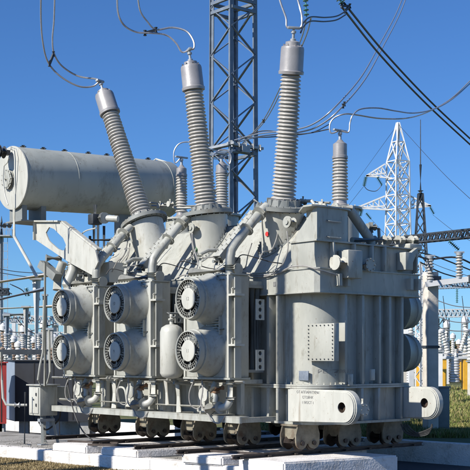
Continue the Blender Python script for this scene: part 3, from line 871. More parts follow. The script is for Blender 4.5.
proto = fm['fan'].build('fan', 'paint', T)
for nm, mt in (('fan_well_shade', 'black'), ('guard', 'paint'), ('hub', 'paint_light'), ('blades', 'paint_dark')):
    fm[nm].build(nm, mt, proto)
first = True
for ui, (ca, ra, wid, nums) in enumerate(UD):
    ra0 = ra; ra1 = ra + wid
    mb = MB()
    mb.box(PX, PX + 0.42, ra0, ra1, 1.47, 3.20, 0.012)
    unit = mb.build('cooler', 'paint', T)
    # top and bottom header ducts
    mb = MB(); mb.tube([(PX + 0.17, ra0 - 0.02, 3.30), (PX + 0.17, ra1 + 0.02, 3.30)], 0.10, 18)
    mb.box(PX - 0.02, PX + 0.40, ra0 - 0.03, ra1 + 0.03, 3.20, 3.225)
    i = 0
    while ra0 + i * .09 < ra1: mb.cyl((PX - .0, ra0 + .02 + i * .09, 3.225), (PX, ra0 + .02 + i * .09, 3.25), .012, 6); i += 1
    mb.box(PX - 0.03, PX + 0.43, ra0 - 0.03, ra1 + 0.03, 1.435, 1.468)
    mb.split('header', 'paint', unit)
    # side channels with clips
    mb = MB()
    mb.box(PX - 0.035, PX + 0.05, ra0 - 0.004, ra0 + 0.035, 1.47, 3.2)
    mb.box(PX - 0.035, PX + 0.05, ra1 - 0.035, ra1 + 0.004, 1.47, 3.2)
    mb.split('frame_channel', 'paint_light', unit)
    mb = MB()
    mb.box(PX + 0.10, PX + 0.14, ra0 - 0.13, ra0 - 0.006, 1.47, 3.15); mb.box(PX + 0.0, PX + 0.10, ra0 - 0.13, ra0 - 0.105, 1.47, 3.15)
    mb.build('side_channel', 'paint', unit)
    for zc in (2.84, 2.0):
        mb = MB(); mb.box(PX - 0.05, PX + 0.16, ra0 - 0.19, ra0 - 0.01, zc, zc + 0.035); mb.tube([(PX - .03, ra0 - .08, zc + .035), (PX - .03, ra0 - .08, zc + .12), (PX - .03, ra0 - .13, zc + .14)], .014, 6)
        mb.build('clip', 'paint_light', unit)
        mb = MB()
        y0 = ra0 - 0.44
        hole = lambda zc_: [(PX + .29 + .038 * math.cos(2 * PI * i / 16), zc_ + .038 * math.sin(2 * PI * i / 16)) for i in range(16)]
        for k in range(3):
            z_ = zc - 0.12 - k * 0.115
            mb.holeplate([(PX + .2, z_ - .057), (PX + .38, z_ - .057), (PX + .38, z_ + .057), (PX + .2, z_ + .057)], hole(z_), 'y', y0, y0 + .02, 24)
        mb.build('perforated_bracket', 'paint', unit)
    # louvre between fans
    mb = MB(); lc = (ZU + ZLo) / 2
    for i in range(5): mb.bar((PX - .03, ca - .02, lc - .09 + i * .045), (PX - .03, ca - .34, lc - .09 + i * .045), .05, .012)
    mb.box(PX - .06, PX, ca - .36, ca - .34, lc - .16, lc + .14); mb.box(PX - .06, PX, ca - .02, ca + .0, lc - .16, lc + .14)
    mb.split('louvre', 'paint', unit)
    mb = MB(); y = ra0 + .12
    mb.box(PX + .43, 0.0, ra0 + .05, ra1 - .05, 1.55, 1.60); mb.box(PX + .43, 0.0, ra0 + .05, ra1 - .05, 3.0, 3.05)
    while y < ra1 - .1:
        for x_ in (-.32, -.2, -.08): mb.cyl((x_, y, 1.6), (x_, y, 3.0), .045, 6)
        y += .13
    mb.build('gap_shade_tubes', 'paint_dark', unit)  # dark tubes added to stand in for the shade in the cooler gaps
    # fans
    for zf, num in ((ZU, nums[0]), (ZLo, nums[1])):
        f = proto if first else copy_tree(proto, T); first = False
        for ch_ in list(f.children):
            if ch_.name.startswith('number'): bpy.data.objects.remove(ch_)
        f.location = (FX, ca, zf)
        vs, fs = text_verts(num, 0.085)
        MB_ = MB(); MB_.add([(-0.0125, -v.x, v.y) for v in vs], fs); MB_.build('number', 'ink', f)
    for zc in (ZU + .36, ZLo + .40):   # lifting eyes
        mb = MB(); mb.tube([(PX - .01, ca - .42, zc - .03), (PX - .05, ca - .36, zc - .04), (PX - .05, ca - .28, zc), (PX - .01, ca - .22, zc + .04)], .012, 6); mb.build('lifting_eye', 'paint_dark', unit)
    # pump below
    py = ca - 0.26
    mb = MB()
    mb.cyl((PX + .10, py - .20, 1.45), (PX + .10, py - .20, 1.06), 0.058, 14)
    mb.cyl((PX + .10, py - .20, 1.40), (PX + .10, py - .20, 1.36), 0.10, 14); mb.cyl((PX + .10, py - .20, 1.14), (PX + .10, py - .20, 1.10), 0.095, 14)
    mb.tube([(PX + .10, py - .20, 1.10), (PX + .06, py - .15, 0.99), (PX + .0, py - .05, 0.95), (PX - .02, py + .02, 0.96)], .065, 12, smooth=4)
    mb.build('pump_pipe', 'paint_light', T)
    mb = MB()
    c = Vector((PX - .02, py + .06, 0.96))
    mb.cyl(c + Vector((0.0, -.12, 0)), c + Vector((0, .16, -.04)), .105, 20); mb.cyl(c + Vector((0, .16, -.04)), c + Vector((0, .20, -.045)), .085, 20)
    mb.tube([c + Vector((0, 0, .05)), c + Vector((.02, .02, .20)), c + Vector((.05, .12, .30)), c + Vector((.12, .14, .42))], .05, 12, smooth=4)
    for zz in (0.12, 0.28): mb.cyl(c + Vector((.02, .04, zz)), c + Vector((.03, .06, zz + .03)), .085, 14)
    mb.build('oil_pump', 'paint', T)
    mb = MB(); mb.cyl(c + Vector((.02, .0, .30)), c + Vector((.05, -.14, .34)), .045, 10); mb.box(c.x - .02, c.x + .06, c.y - .05, c.y + .1, c.z + .24, c.z + .28)
    mb.build('valve', 'orange', T)
    # oval tag disc
    mb = MB(); dy = ca + 0.16
    mb.lathe([(0.125, 0), (0.13, 0.02), (0.12, 0.028), (0.001, 0.028)], 24, Matrix.Translation((PX + .0, dy, 1.17)) @ MX, sy=1.0)
    dsc = mb.build('tag_disc', 'paint' if ui == 1 else 'paint_light', T)
    if ui != 1:
        writing(['1', '1'], PX - 0.003, dy, 1.22, 0.08, 0.09, dsc)
    mb = MB()
    mb.tube([(PX - .1, dy - .1, 1.42), (PX - .1, dy - .12, 1.25), (PX - .12, dy - .1, 1.0), (PX - .08, dy - .26, .82), (PX - .1, dy - .36, .74), (PX - .05, dy - .5, .70), (PX, dy - .6, .82)], .013, 6, smooth=5)
    mb.tube([(PX - .1, dy + .12, 1.42), (PX - .14, dy + .2, 1.2), (PX - .12, dy + .2, 1.0), (PX - .05, dy + .1, .92), (PX, dy + .02, 1.0)], .011, 6, smooth=5)
    mb.build('pump_cable', 'cable', T)
    # support arms to tank
    mb = MB()
    for yy in (ra0 + .12, ra1 - .12):
        mb.box(PX + .05, 0.10, yy - .04, yy + .04, 3.02, 3.12); mb.box(PX + .05, 0.0, yy - .04, yy + .04, 1.36, 1.43)
        mb.box(PX + .3, PX + .38, yy - .05, yy + .05, .84, 1.36)
    mb.split('support_arm', 'paint', T)
# expansion flask between the coolers
q = LP(171.5, 350, b=-0.86)
mb = MB(); mb.lathe([(0.02, 1.43), (0.10, 1.44), (0.17, 1.47), (0.205, 1.53), (0.205, 2.26), (0.18, 2.34), (0.10, 2.39), (0.035, 2.40), (0.035, 2.47), (0.06, 2.47), (0.06, 2.50), (0.03, 2.51), (0.03, 2.58)], 30, Matrix.Translation((q.x, q.y, 0)))
fk = mb.build('oil_filter_flask', 'paint_light', T, sharp=50)
mb = MB(); mb.tube([(q.x, q.y, 2.56), (q.x, q.y + .12, 2.60), (q.x + .3, q.y + .12, 2.60)], .02, 8); mb.cyl((q.x, q.y - .14, 2.52), (q.x, q.y + .05, 2.54), .03, 8)
mb.cyl((q.x, q.y, 2.47), (q.x, q.y, 2.49), .075, 6)
mb.tube([(q.x + .05, q.y, 1.44), (q.x + .05, q.y, 1.36), (q.x + .5, q.y, 1.34)], .03, 8)
mb.build('flask_valve', 'paint_dark', fk)
# lower longitudinal beam, thin pipes
mb = MB(); mb.box(-0.80, -0.76, 1.0, TL - 0.1, 0.71, 0.80); mb.box(-0.80, -0.60, 1.0, TL - 0.1, 0.802, 0.82)
for y in (1.05, 2.2, 3.4, 4.6, 5.8, 6.9): mb.box(-0.758, 0.10, y, y + 0.08, 0.715, 0.80)
mb.build('base_beam', 'paint', T)
mb = MB()
mb.tube([(-0.72, 1.0, 1.40), (-0.72, TL, 1.40)], .022, 8)
mb.tube([(-0.66, 2.0, 0.95), (-0.66, TL - .2, 0.95)], .024, 8)
for y in (2.9, 3.05, 4.9, 5.0):
    mb.cyl((-0.72, y, 1.40), (-0.72, y + .05, 1.40), .05, 10)
mb.tube([(-0.66, 4.75, 0.96), (-0.70, 4.75, 1.18), (-0.70, 4.65, 1.24), (-0.70, 4.5, 1.2), (-0.68, 4.45, .96)], .02, 8, smooth=4)
mb.tube([(-0.66, 3.2, 0.95), (-0.70, 3.2, 1.40)], .04, 10); mb.tube([(-0.66, 2.85, 0.83), (-0.70, 2.85, 1.40)], .055, 10)
mb.tube([(-0.6, 5.0, 0.83), (-0.60, 5.0, 1.40)], .06, 10)
mb.split('lower_pipework', 'paint_light', T)
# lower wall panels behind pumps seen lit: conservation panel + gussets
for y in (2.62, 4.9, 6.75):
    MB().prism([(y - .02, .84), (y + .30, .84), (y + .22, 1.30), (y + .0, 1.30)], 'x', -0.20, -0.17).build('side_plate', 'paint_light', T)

# bogies
def bogie(x, y):
    mb = MB(); z0, z1 = 0.30, 0.69
    k = .78
    lob = lambda cx_: [(cx_ + .125 * math.cos(a), z0 + .095 + .12 * math.sin(a)) for a in [PI + PI * i / 8 for i in range(9)]]
    prof = [(x - .22, z1)] + [(x - .275, z0 + .22)] + lob(x - .145) + [(x - .01, z0 + .06), (x + .01, z0 + .06)] + lob(x + .145) + [(x + .275, z0 + .22), (x + .22, z1)]
    mb.prism(prof, 'y', y - .20, y - .17); mb.prism(prof, 'y', y + .17, y + .20)
    mb.box(x - .19, x + .19, y - .17, y + .17, z1 - .25, z1); mb.box(x - .25, x + .25, y - .21, y + .21, z1 - .03, z1 - .002)
    bo = mb.build('bogie', 'rust', T)
    for s in (-1, 1):
        m2 = MB(); xx = x + s * .135
        m2.cyl((xx, y - .13, z0 + .075), (xx, y + .13, z0 + .075), .12, 24); m2.cyl((xx, y - .15, z0 + .075), (xx, y - .10, z0 + .075), .13, 24)
        m2.cyl((xx, y - .23, z0 + .075), (xx, y + .23, z0 + .075), .04, 14)
        m2.build('wheel', 'rail', bo)
for (x, y) in ((0.18, .60), (1.20, .60), (2.3, .60), (0.10, 2.0), (2.3, 2.0), (0.10, 3.25), (2.3, 3.25), (0.10, 4.7), (2.3, 4.7), (0.10, 6.4), (2.3, 6.4)):
    bogie(x, y)
# cables hanging under far lug
for k in range(4):
    cable([LP(401 + k * 2, 424, b=2.0), LP(405 + 2 * k, 432 - k, b=2.0), LP(415 + k, 436 - k, b=2.1), LP(428 + k, 434 - k * 2, b=2.2), LP(432, 424, b=2.2)], .014, 'cable_dark', name='hanging_cable')
cable([LP(u, v, b=-.9) for u, v in ((67, 378), (69, 392), (74, 412), (82, 430), (92, 440))], .014, 'cable_dark', name='hanging_cable')
# fans on the far side
for (a_, z_) in ((1.5, 2.62), (1.5, 1.9)):
    pass
farc = MB().box(TW + .3, TW + .75, 1.55, 2.6, 1.47, 3.2, .02).build('cooler', 'paint', T)
farc2 = MB().box(TW + .3, TW + .75, 3.1, 4.5, 1.47, 3.2, .02).build('cooler', 'paint', T)
for (ay) in (1.30, 3.7):
    for z_ in (2.72, 1.90):
        f = copy_tree(proto, T)
        for ch in list(f.children):
            if ch.name.startswith('number'): bpy.data.objects.remove(ch)
        f.location = (TW + 1.10, ay, z_); f.rotation_euler = (0, 0, PI); f.scale = (1, 1.0, 1.0)
        mb = MB(); mb.lathe([(0.001, .44), (.44, .441), (.455, .449), (.43, .46), (.001, .47)], 40, MX, cap=False); mb.build('back_plate', 'paint', f)
MB().box(TW - .1, TW + .3, 1.1, 1.2, 3.0, 3.1).box(TW - .1, TW + .3, 3.7, 3.8, 3.0, 3.1).split('support_arm', 'paint', T)

# ---- conservator
c0 = LP(13, 178, a=8.0); c1 = LP(168, 190, a=8.0)
cd = (c1 - c0).normalized(); CL = (c1 - c0).length; CR = 0.655
mxc = Matrix.Translation(c0) @ cd.to_track_quat('Z', 'Y').to_matrix().to_4x4()
mb = MB(); mb.lathe([(0.001, -0.03), (0.5, -0.02), (CR - .02, 0.0), (CR, 0.02), (CR, CL - 0.05), (CR - .04, CL + 0.02), (CR - .2, CL + .10), (CR - .4, CL + .13), (0.001, CL + .14)], 64, mxc, cap=False)
cons = mb.build('conservator', 'tank_shell', T, sharp=40)
mb = MB(); mb.lathe([(0.001, -0.034), (CR - .01, -.034), (CR + .012, -.03), (CR + .012, 0.0), (CR - .02, 0.01)], 64, mxc, cap=False)
cap = mb.build('end_plate', 'paint_light', cons)
mb = MB()
for t in (0.30, 0.62, 0.92): mb.lathe([(CR + .001, CL * t), (CR + .005, CL * t + .004), (CR + .005, CL * t + .018), (CR + .001, CL * t + .022)], 64, mxc, cap=False)
mb.build('weld_seam', 'tank_shell', cons)
mb = MB()
for i, t in enumerate((.06, .18, .31, .46, .58, .72, .86)):
    p = c0 + cd * CL * t + Vector((0, 0, CR)); mb.cyl(p - Vector((0, 0, .02)), p + Vector((0, 0, .03)), .07, 14); mb.cyl(p + Vector((0, 0, .03)), p + Vector((0, 0, .055)), .045, 8)
mb.build('top_flange', 'dark_steel', cons)
mb = MB()
p = c0 - cd * .05 + Vector((0, .10, -.02)); ex = -cd
mb.cyl(p, p + ex * .05, .21, 30); mb.cyl(p + ex * .05, p + ex * .065, .17, 30)
for i in range(12):
    a = 2 * PI * i / 12; d2 = Vector((0, math.cos(a), math.sin(a))) * .19; mb.cyl(p + d2 + ex * .05, p + d2 + ex * .075, .014, 6)
mb.cyl(p + ex * .065, p + ex * .10, .025, 8)
mb.build('manhole', 'paint', cons)
g = LP(9, 153, a=8.0) + Vector((-.12, 0, 0))
mb = MB(); mb.cyl(g, g + Vector((-.12, 0, 0)), .13, 20); mb.cyl(g + Vector((-.12, 0, 0)), g + Vector((-.16, 0, 0)), .15, 20); mb.box(g.x - .0, g.x + .12, g.y - .06, g.y + .06, g.z - .05, g.z + .05)
mb.cyl(g + Vector((-.16, 0, 0)), g + Vector((-.2, 0, 0)), .10, 12)
mb.build('oil_gauge', 'dark_steel', cons)
mb = MB()
mb.tube([LP(u, v, b=-1.95) for u, v in ((9, 158), (8, 162), (4, 166), (3, 180), (5, 195), (8, 205))], .012, 6)
mb.tube([LP(u, v, b=-1.95) for u, v in ((11, 149), (14, 151), (15, 160), (15, 208))], .02, 6)
mb.tube([LP(u, v, b=-1.95) for u, v in ((11, 147), (16, 149), (18, 158), (17, 180), (15, 196))], .012, 6)
mb.build('gauge_pipe', 'paint_light', cons)
mb = MB(); mb.tube([LP(u, v, b=-1.9) for u, v in ((14, 205), (14, 236), (37, 277))], .030, 8); mb.build('breather_pipe', 'paint_light', cons)
mb = MB(); e = c0 + cd * CL * 1.0
mb.tube([LP(u, v, b=e.x) for u, v in ((152, 167), (152, 162), (156, 159), (166, 162), (169, 165), (170, 172))], .02, 6); mb.build('handrail', 'paint_light', cons)
# saddle and slotted bracket
bx = -0.78
def PB(pts, b): return [(lambda q: (q.y, q.z))(LP(u, v, b=b)) for u, v in pts]
outer = PB([(36, 222), (60, 222), (95, 250), (98, 262), (92, 275), (70, 263), (36, 240)][::1], bx)
slot = PB([(49, 227), (54, 229), (63, 238), (66, 245), (64, 251), (58, 249), (49, 241), (45.5, 233)], bx)
mb = MB(); mb.holeplate(outer, slot, 'x', bx, bx + .03)
br = mb.build('conservator_bracket', 'paint_light', T)
mb = MB()
ol = [outer[-1], outer[0]]
mb.prism([outer[0], outer[6], (outer[6][0] + .03, outer[6][1]), (outer[0][0] + .03, outer[0][1])], 'x', bx - .06, bx + .14)
mb.prism([outer[0], outer[1], (outer[1][0], outer[1][1] + .03), (outer[0][0], outer[0][1] + .03)], 'x', bx - .06, bx + .14)
for i in (1,):
    mb.prism([outer[1], outer[2], (outer[2][0] - .02, outer[2][1] + .03), (outer[1][0], outer[1][1] + .03)], 'x', bx + .031, bx + .14)
mb.build('bracket_flange', 'paint_light', br)
mb = MB()
for x0_ in (bx - .30, bx + .16):
    mb.box(x0_, x0_ + .12, 7.72, 8.25, outer[0][1] + .032, c0.z - CR + .10)
mb.box(bx - .36, bx + .36, 7.65, 8.3, outer[0][1] + .0, outer[0][1] + .03)
mb.build('saddle', 'paint_dark', br)
mb = MB()   # second support near the far end of the conservator
mb.box(1.5, 1.8, 7.9, 8.1, .9, 5.45); mb.box(1.5, 1.8, 7.0, 8.2, 3.4, 3.6); mb.box(1.5, 1.8, 7.0, 8.1, .8, 1.0); mb.build('conservator_support', 'paint_dark', T)
# Buchholz relay and pipe under the conservator
mb = MB()
r0 = LP(95, 219, b=.2)
mb.box(r0.x - .12, r0.x + .12, r0.y - .1, r0.y + .1, r0.z - .12, r0.z + .1, .02); mb.cyl(r0 - Vector((0, 0, 0)), r0 + Vector((0, 0, .3)), .05, 10)
mb.build('gas_relay', 'dark_steel', T)
mb = MB(); mb.tube([r0, LP(102, 218, b=.3), LP(118, 219, b=.5)], .07, 12); mb.cyl(LP(103, 218, b=.3), LP(105, 218, b=.3), .12, 14)
mb.build('oil_pipe', 'paint_light', T)
mb = MB()
for (u0, v0, u1, v1) in ((94, 224, 94, 262), (98, 224, 98, 262), (87, 240, 110, 240), (88, 250, 108, 250), (104, 226, 104, 262), (90, 236, 90, 262)):
    mb.tube([LP(u0, v0, b=.4), LP(u1, v1, b=.4)], .03, 6)
mb.build('top_railing', 'dark_steel', T)
# end box at the far end top + lit roof over unit 1
mb = MB(); mb.prism([(TL - 1.7, 3.30), (TL + .05, 3.30), (TL + .05, 3.62), (TL - 0.5, 3.72), (TL - 1.7, 3.70)], 'x', -0.45, 0.0)
mb.build('end_housing', 'paint_light', T)
mb = MB(); q0 = LP(66, 264, b=-.7)
mb.tube([LP(67, 300, b=-.75), LP(67, 285, b=-.75), LP(73, 271, b=-.65), LP(73, 262, b=-.6)], .11, 14); mb.cyl(LP(73, 268, b=-.6), LP(73, 265, b=-.6), .16, 16)
mb.tube([LP(57, 290, b=-.7), LP(58, 275, b=-.65), LP(63, 262, b=-.6)], .09, 14)
mb.split('elbow_pipe', 'paint', T)
mb = MB(); g0 = LP(46, 258, b=-.85); mb.cyl(g0, g0 + Vector((.3, -.1, 0)), .08, 14)
g1 = LP(42, 264, b=-.85); mb.bar(g1, g1 + Vector((.1, -.45, -.3)), .2, .16)
mb.build('pressure_relief_valve', 'paint_dark', T)
# caged box (photo 68-85, 255-266)
mb = MB(); k0 = LP(70, 266, b=-.2)
mb.tube([k0, k0 + Vector((0, 0, .26)), k0 + Vector((0, -.1, .32)), k0 + Vector((0, -.5, .32)), k0 + Vector((0, -.6, .26)), k0 + Vector((0, -.6, 0))], .05, 8); mb.build('hatch_frame', 'paint_dark', T)

# ------------------------------------------------------------------ conductors at the bushings
def wire(pts, r, m, label, group=None, name='conductor', spacers=()):
    e = MB(); 
    return e
def conductor(strands, r, m, label, group='conductors from the bushings', name='conductor', spacers=(), sag=0):
    root = MB()
    for s in strands: root.tube(s, r * .85, 6, smooth=8)
    o = root.build(name, m)
    tag(o, label, 'wire', group)
    for (p, q) in spacers:
        mb = MB(); mb.bar(p, q, .035, .05); mb.cyl(p - Vector((0, 0, .05)), p + Vector((0, 0, .05)), .035, 8); mb.cyl(q - Vector((0, 0, .05)), q + Vector((0, 0, .05)), .035, 8)
        mb.build('spacer', 'dark_steel', o)
    return o
t3, t2, t1 = term_pts
Y1 = t1.y
s1 = [W(41, -12, Y1 - 1), W(41, 20, Y1 - .7), W(43, 43, Y1 - .5), W(48, 62, Y1 - .3), W(60, 76, Y1 - .2), W(78, 86, Y1 - .1), W(92, 86.5, Y1), t1]
s2 = [W(55, -12, Y1 - .6), W(54, 20, Y1 - .4), W(52.5, 38, Y1 - .3), W(54, 53, Y1 - .2), W(62, 66, Y1), W(78, 76, Y1 + .1), W(96, 79, Y1 + .05), t1]
conductor([s1, s2], .021, 'wire', 'twin aluminium conductor looping down to the most tilted left bushing', spacers=[(W(49.5, 64, Y1 - .3), W(53.5, 54, Y1 - .2))])
Y2 = t2.y
s1 = [W(117, -12, Y2 - .6), W(118, 12, Y2 - .5), W(124, 25, Y2 - .4), W(136, 32, Y2 - .2), W(150, 33, Y2 - .1), W(166, 35, Y2), W(176, 43, Y2), W(182, 52, Y2), t2]
s2 = [W(137, -10, Y2 - .3), W(140, 10, Y2 - .2), W(147, 21, Y2 - .1), W(156, 29.5, Y2), W(172, 27.5, Y2 + .1), W(186, 31, Y2 + .1), W(193, 40, Y2 + .05), W(194, 48, Y2), t2]
conductor([s1, s2], .021, 'wire', 'twin aluminium conductor curving in from the upper left to the middle bushing', spacers=[(W(145, 33, Y2 - .1), W(156, 30, Y2))])
Y3 = t3.y
s1 = [W(277, -10, Y3), W(281, 4, Y3), W(286, 18, Y3), W(287, 27, Y3), t3]
s2 = [W(295, -10, Y3 + .1), W(300, 8, Y3 + .1), W(302, 18, Y3), W(301, 27, Y3), t3]
conductor([s1, s2], .021, 'wire', 'pair of aluminium leads dropping onto the tallest right bushing')
s1 = [W(301, 28, Y3), W(304, 22, Y3 + 1), W(311, 17, Y3 + 2), W(325, 17.5, Y3 + 3), W(337, 16, Y3 + 4), W(346, 11, Y3 + 5)]
s2 = [p + Vector((0, .1, -.05)) for p in s1]
conductor([s1, s2], .018, 'wire_dark', 'dark twin jumper from the glass insulator string to the clamp at top right')
s1 = [W(306, 20, 22), W(300, 42, 25), W(280, 88, 31), W(262, 122, 35), W(240, 146, 38)]
s2 = [p + Vector((.1, 0, .05)) for p in s1]
conductor([s1, s2], .02, 'wire', 'twin cable running down behind the tallest bushing towards the lattice tower', spacers=[(W(263, 121, 34.8), W(264, 121, 34.8))])
# string of teal glass discs
def glass_string(p, q, n, r, label, name='insulator_string'):
    e = empty(name, q, 0, label, 'insulator', 'glass insulator strings')
    d = q - p; mb = MB()
    mt = Matrix.Translation(p - q) @ d.to_track_quat('Z', 'Y').to_matrix().to_4x4(); L = d.length
    prof = []
    for i in range(n):
        z = L * i / n; h = L / n
        prof += [(r * .25, z), (r * .3, z + h * .2), (r, z + h * .45), (r * .95, z + h * .55), (r * .3, z + h * .6), (r * .25, z + h * .95)]
    mb.lathe(prof, 16, mt); mb.build('glass_disc', 'teal', e, sharp=50)
    MB().cyl(p - q, Vector((0, 0, 0)), r * .2, 6).build('link', 'dark_steel', e)
    return e
glass_string(W(304.5, -20, 21.5), W(306.5, 17, 21.5), 8, .055, 'teal glass insulator string hanging just right of the tallest bushing')
glass_string(W(332, -12, 26), W(343, 4, 26), 5, .09, 'teal glass insulator string at the clamp of the descending dark lines')
# long lines
s1 = [W(344, 3, 26), W(384, 52, 30), W(430, 101, 34), W(478, 146, 38)]
s2 = [W(341, 6, 26), W(381, 56, 30), W(427, 104.5, 34), W(476, 150, 38)]
conductor([s1, s2], .032, 'wire_dark', 'heavy dark twin line running down to the right edge of the sky', 'overhead lines', spacers=[(W(342, 6, 26), W(350, 6, 26.2)), (W(345, 11, 26), W(350, 6, 26.2))])
s1 = [W(410, -12, 40), W(399, 16, 37), W(384, 45, 33), W(366, 78, 29), W(343, 106, 26), W(322, 124, 26), W(300, 132, 27), W(262, 136, 30), W(238, 142, 34)]
s2 = [p + Vector((-.1, 0, .06)) for p in s1]
conductor([s1, s2], .022, 'wire', 'pale twin line sweeping from the top edge down behind the tallest bushing', 'overhead lines', spacers=[(W(343, 106, 26), W(344.5, 104, 26))])
Yl = lv1.y
s1 = [lv1, W(331, 133, Yl), W(330, 124, Yl), W(335, 117.5, Yl), W(345, 114, Yl), W(356, 114.8, Yl + .3), W(381, 118.5, Yl + 1), W(408, 118, Yl + 2), W(430, 111, Yl + 3), W(452, 98, Yl + 4), W(475, 76, Yl + 5)]
s2 = [lv1, W(348.5, 132, Yl), W(350, 123, Yl), W(353, 115, Yl), W(361, 109, Yl + .2), W(378, 108, Yl + .6), W(396, 111, Yl + 1), W(414, 113, Yl + 2), W(434, 109, Yl + 3), W(453, 98.6, Yl + 4), W(475, 79, Yl + 5)]
conductor([s1, s2], .017, 'wire', 'twin looping conductor from the short right bushing to the right edge')
s1 = [W(302, 132, 27), W(278, 137, 30), W(240, 136, 34), W(205, 148, 26), lv2 + Vector((0, 0, 0))]
for (lv, pts, lab) in ((lv2, ((229, 164), (231, 156), (226, 150), (218, 151), (213, 158)), 'short conductor loop on the grey bushing in front of the lattice tower'),
                       (lv3, ((175, 163), (174, 152), (179, 144), (188, 142), (198, 145)), 'hooked conductor on the short bushing left of the middle bushing')):
    P = [lv] + [W(u, v, lv.y) for u, v in pts]
    if lv is lv3: P += [W(222, 152, 30), W(235, 150, 34.8)]
    else: P += [W(222, 158, 30), W(232, 152, 34.8)]
    conductor([P], .017, 'wire', lab)
conductor([[W(236, 142, 34.5), W(262, 131, 34), W(300, 134, 33), W(330, 129, 32)], [W(238, 137, 34.5), W(270, 137, 34), W(310, 133, 36), W(330, 124, 38)]], .02, 'wire_dark', 'dark cross-connections from the lattice tower behind the tallest bushing', 'overhead lines')

# ------------------------------------------------------------------ lattice tower behind
def lattice_column(name, cx, cy, side, z0, z1, taper, period, leg, brace, m, rz, label, group=None, cat='lattice tower', rings=()):
    e = empty(name, (cx, cy, z0), rz, label, cat, group)
    H = z1 - z0
    def cn(sx, sy, z):
        s = side * (1 + taper * (1 - z / H)) / 2; return Vector((sx * s, sy * s, z))
    mb = MB()
    for sx, sy in ((-1, -1), (1, -1), (1, 1), (-1, 1)):
        a, b_ = cn(sx, sy, 0), cn(sx, sy, H)
        # L-angle
        mb.bar(a, b_, leg, leg * .18, up=Vector((0, 1, 0))); mb.bar(a + Vector((0, -sy * leg * .4, 0)), b_ + Vector((0, -sy * leg * .4, 0)), leg * .18, leg, up=Vector((0, 1, 0)))
    mb.build('leg', m, e)
    mb = MB(); n = max(1, int(H / period))
    faces = [((-1, -1), (1, -1)), ((1, -1), (1, 1)), ((1, 1), (-1, 1)), ((-1, 1), (-1, -1))]
    for fi, (p, q) in enumerate(faces):
        for i in range(n * 2):
            za, zb = H * i / (2 * n), H * (i + 1) / (2 * n)
            s, t = (p, q) if (i + fi) % 2 == 0 else (q, p)
            mb.bar(cn(*s, za), cn(*t, zb), brace, brace * .4)
        for zr in rings:
            mb.bar(cn(*p, zr - z0), cn(*q, zr - z0), brace * 1.3)
    mb.build('bracing', m, e)
    return e
Yt = 36.0
corner = W(231.5, 300, Yt)
side = .98
cxy = Vector((corner.x, corner.y)) + (A + B) * side / 2
lt = lattice_column('lattice_tower', cxy.x, cxy.y, side, 0.1, 17.0, .14, 1.52, .145, .075, 'steel_blue', TH,
                    'blue-grey steel lattice tower rising behind the middle and right bushings', rings=(13.0, 13.3, 8.6, 8.4))
mb = MB()
zb = 8.5
for k in range(5):
    mb.cyl((-.6 + k * .3, -.62, zb - .1 - .1 * (k % 2)), (-.6 + k * .3, -.62, zb + .1), .05, 8)
mb.bar((-.75, -.6, zb), (.75, -.6, zb), .08); mb.bar((-.62, -.8, zb), (-.62, .6, zb), .08)
mb.box(-.2, .12, -.7, -.5, zb - .22, zb - .02)
mb.build('clamp_rack', 'steel', lt)

# pylon on the right
def pylon(cx, cy, zb, rz, s, label, wid=2.0, mt='white_steel', bar=.10):
    e = empty('pylon', (cx, cy, zb), rz, label, 'pylon', 'power line pylons')
    # (z, half width)
    prof = [(0, 3.0), (8, 1.9), (13, 1.15), (19.3, 1.0), (25, .95), (29.6, .12)]
    mb = MB(); b2 = MB()
    lv = []
    z = 0
    zs = [0, 4, 8, 11, 13.4, 15.6, 17.6, 19.3, 21, 22.9, 25, 27.3, 29.6]
    def hw(z):
        for (z0, w0), (z1, w1) in zip(prof, prof[1:]):
            if z <= z1: return w0 + (w1 - w0) * (z - z0) / (z1 - z0)
        return .1
    C = ((-1, -1), (1, -1), (1, 1), (-1, 1))
    for z0, z1 in zip(zs, zs[1:]):
        h0, h1 = hw(z0) * s, hw(z1) * s
        for i in range(4):
            p, q = C[i], C[(i + 1) % 4]
            mb.bar((p[0] * h0, p[1] * h0, z0 * s), (p[0] * h1, p[1] * h1, z1 * s), bar * 1.3)
            b2.bar((p[0] * h0, p[1] * h0, z0 * s), (q[0] * h1, q[1] * h1, z1 * s), bar)
            b2.bar((q[0] * h0, q[1] * h0, z0 * s), (p[0] * h1, p[1] * h1, z1 * s), bar)
            b2.bar((p[0] * h0, p[1] * h0, z0 * s), (q[0] * h0, q[1] * h0, z0 * s), bar)
    mb.build('leg', mt, e); b2.build('bracing', mt, e)
    return e, hw
Yp = 125.0
pc = W(398, 300, Yp); 
py_, hw = pylon(pc.x, Yp, 0.1, R(28), 0.937, 'white lattice pylon with three cross-arms beyond the right end of the transformer')
# cross-arms (along pixel horizontal)
rzi = Matrix.Rotation(-R(28), 4, 'Z')
def pl(u, v): 
    w = W(u, v, Yp) - Vector((pc.x, Yp, 0.1)); return rzi @ w
for (tip, roots, ins) in (((366, 176), ((385, 164), (386, 173), (392, 178)), ((366, 176, 364, 186), (377, 177, 382, 185))),
                          ((356, 208), ((385, 196), (385, 206), (392, 210)), ((362, 209, 360, 216), (366, 213, 371, 219))),
                          ((431, 206), ((410, 196), (410, 204), (404, 209)), ((430, 206, 433, 215),))):
    mb = MB(); t = pl(*tip)
    for (u, v) in roots:
        mb.bar(pl(u, v), t, .16)
    r0, r1, r2 = [pl(*r) for r in roots]
    for k in range(1, 5):
        f0 = k / 5; mb.bar(r0.lerp(t, f0), r1.lerp(t, f0), .1); mb.bar(r0.lerp(t, f0), r1.lerp(t, f0 - .2), .1); mb.bar(r1.lerp(t, f0), r2.lerp(t, f0 - .1), .1)
    arm = mb.build('cross_arm', 'white_steel', py_)
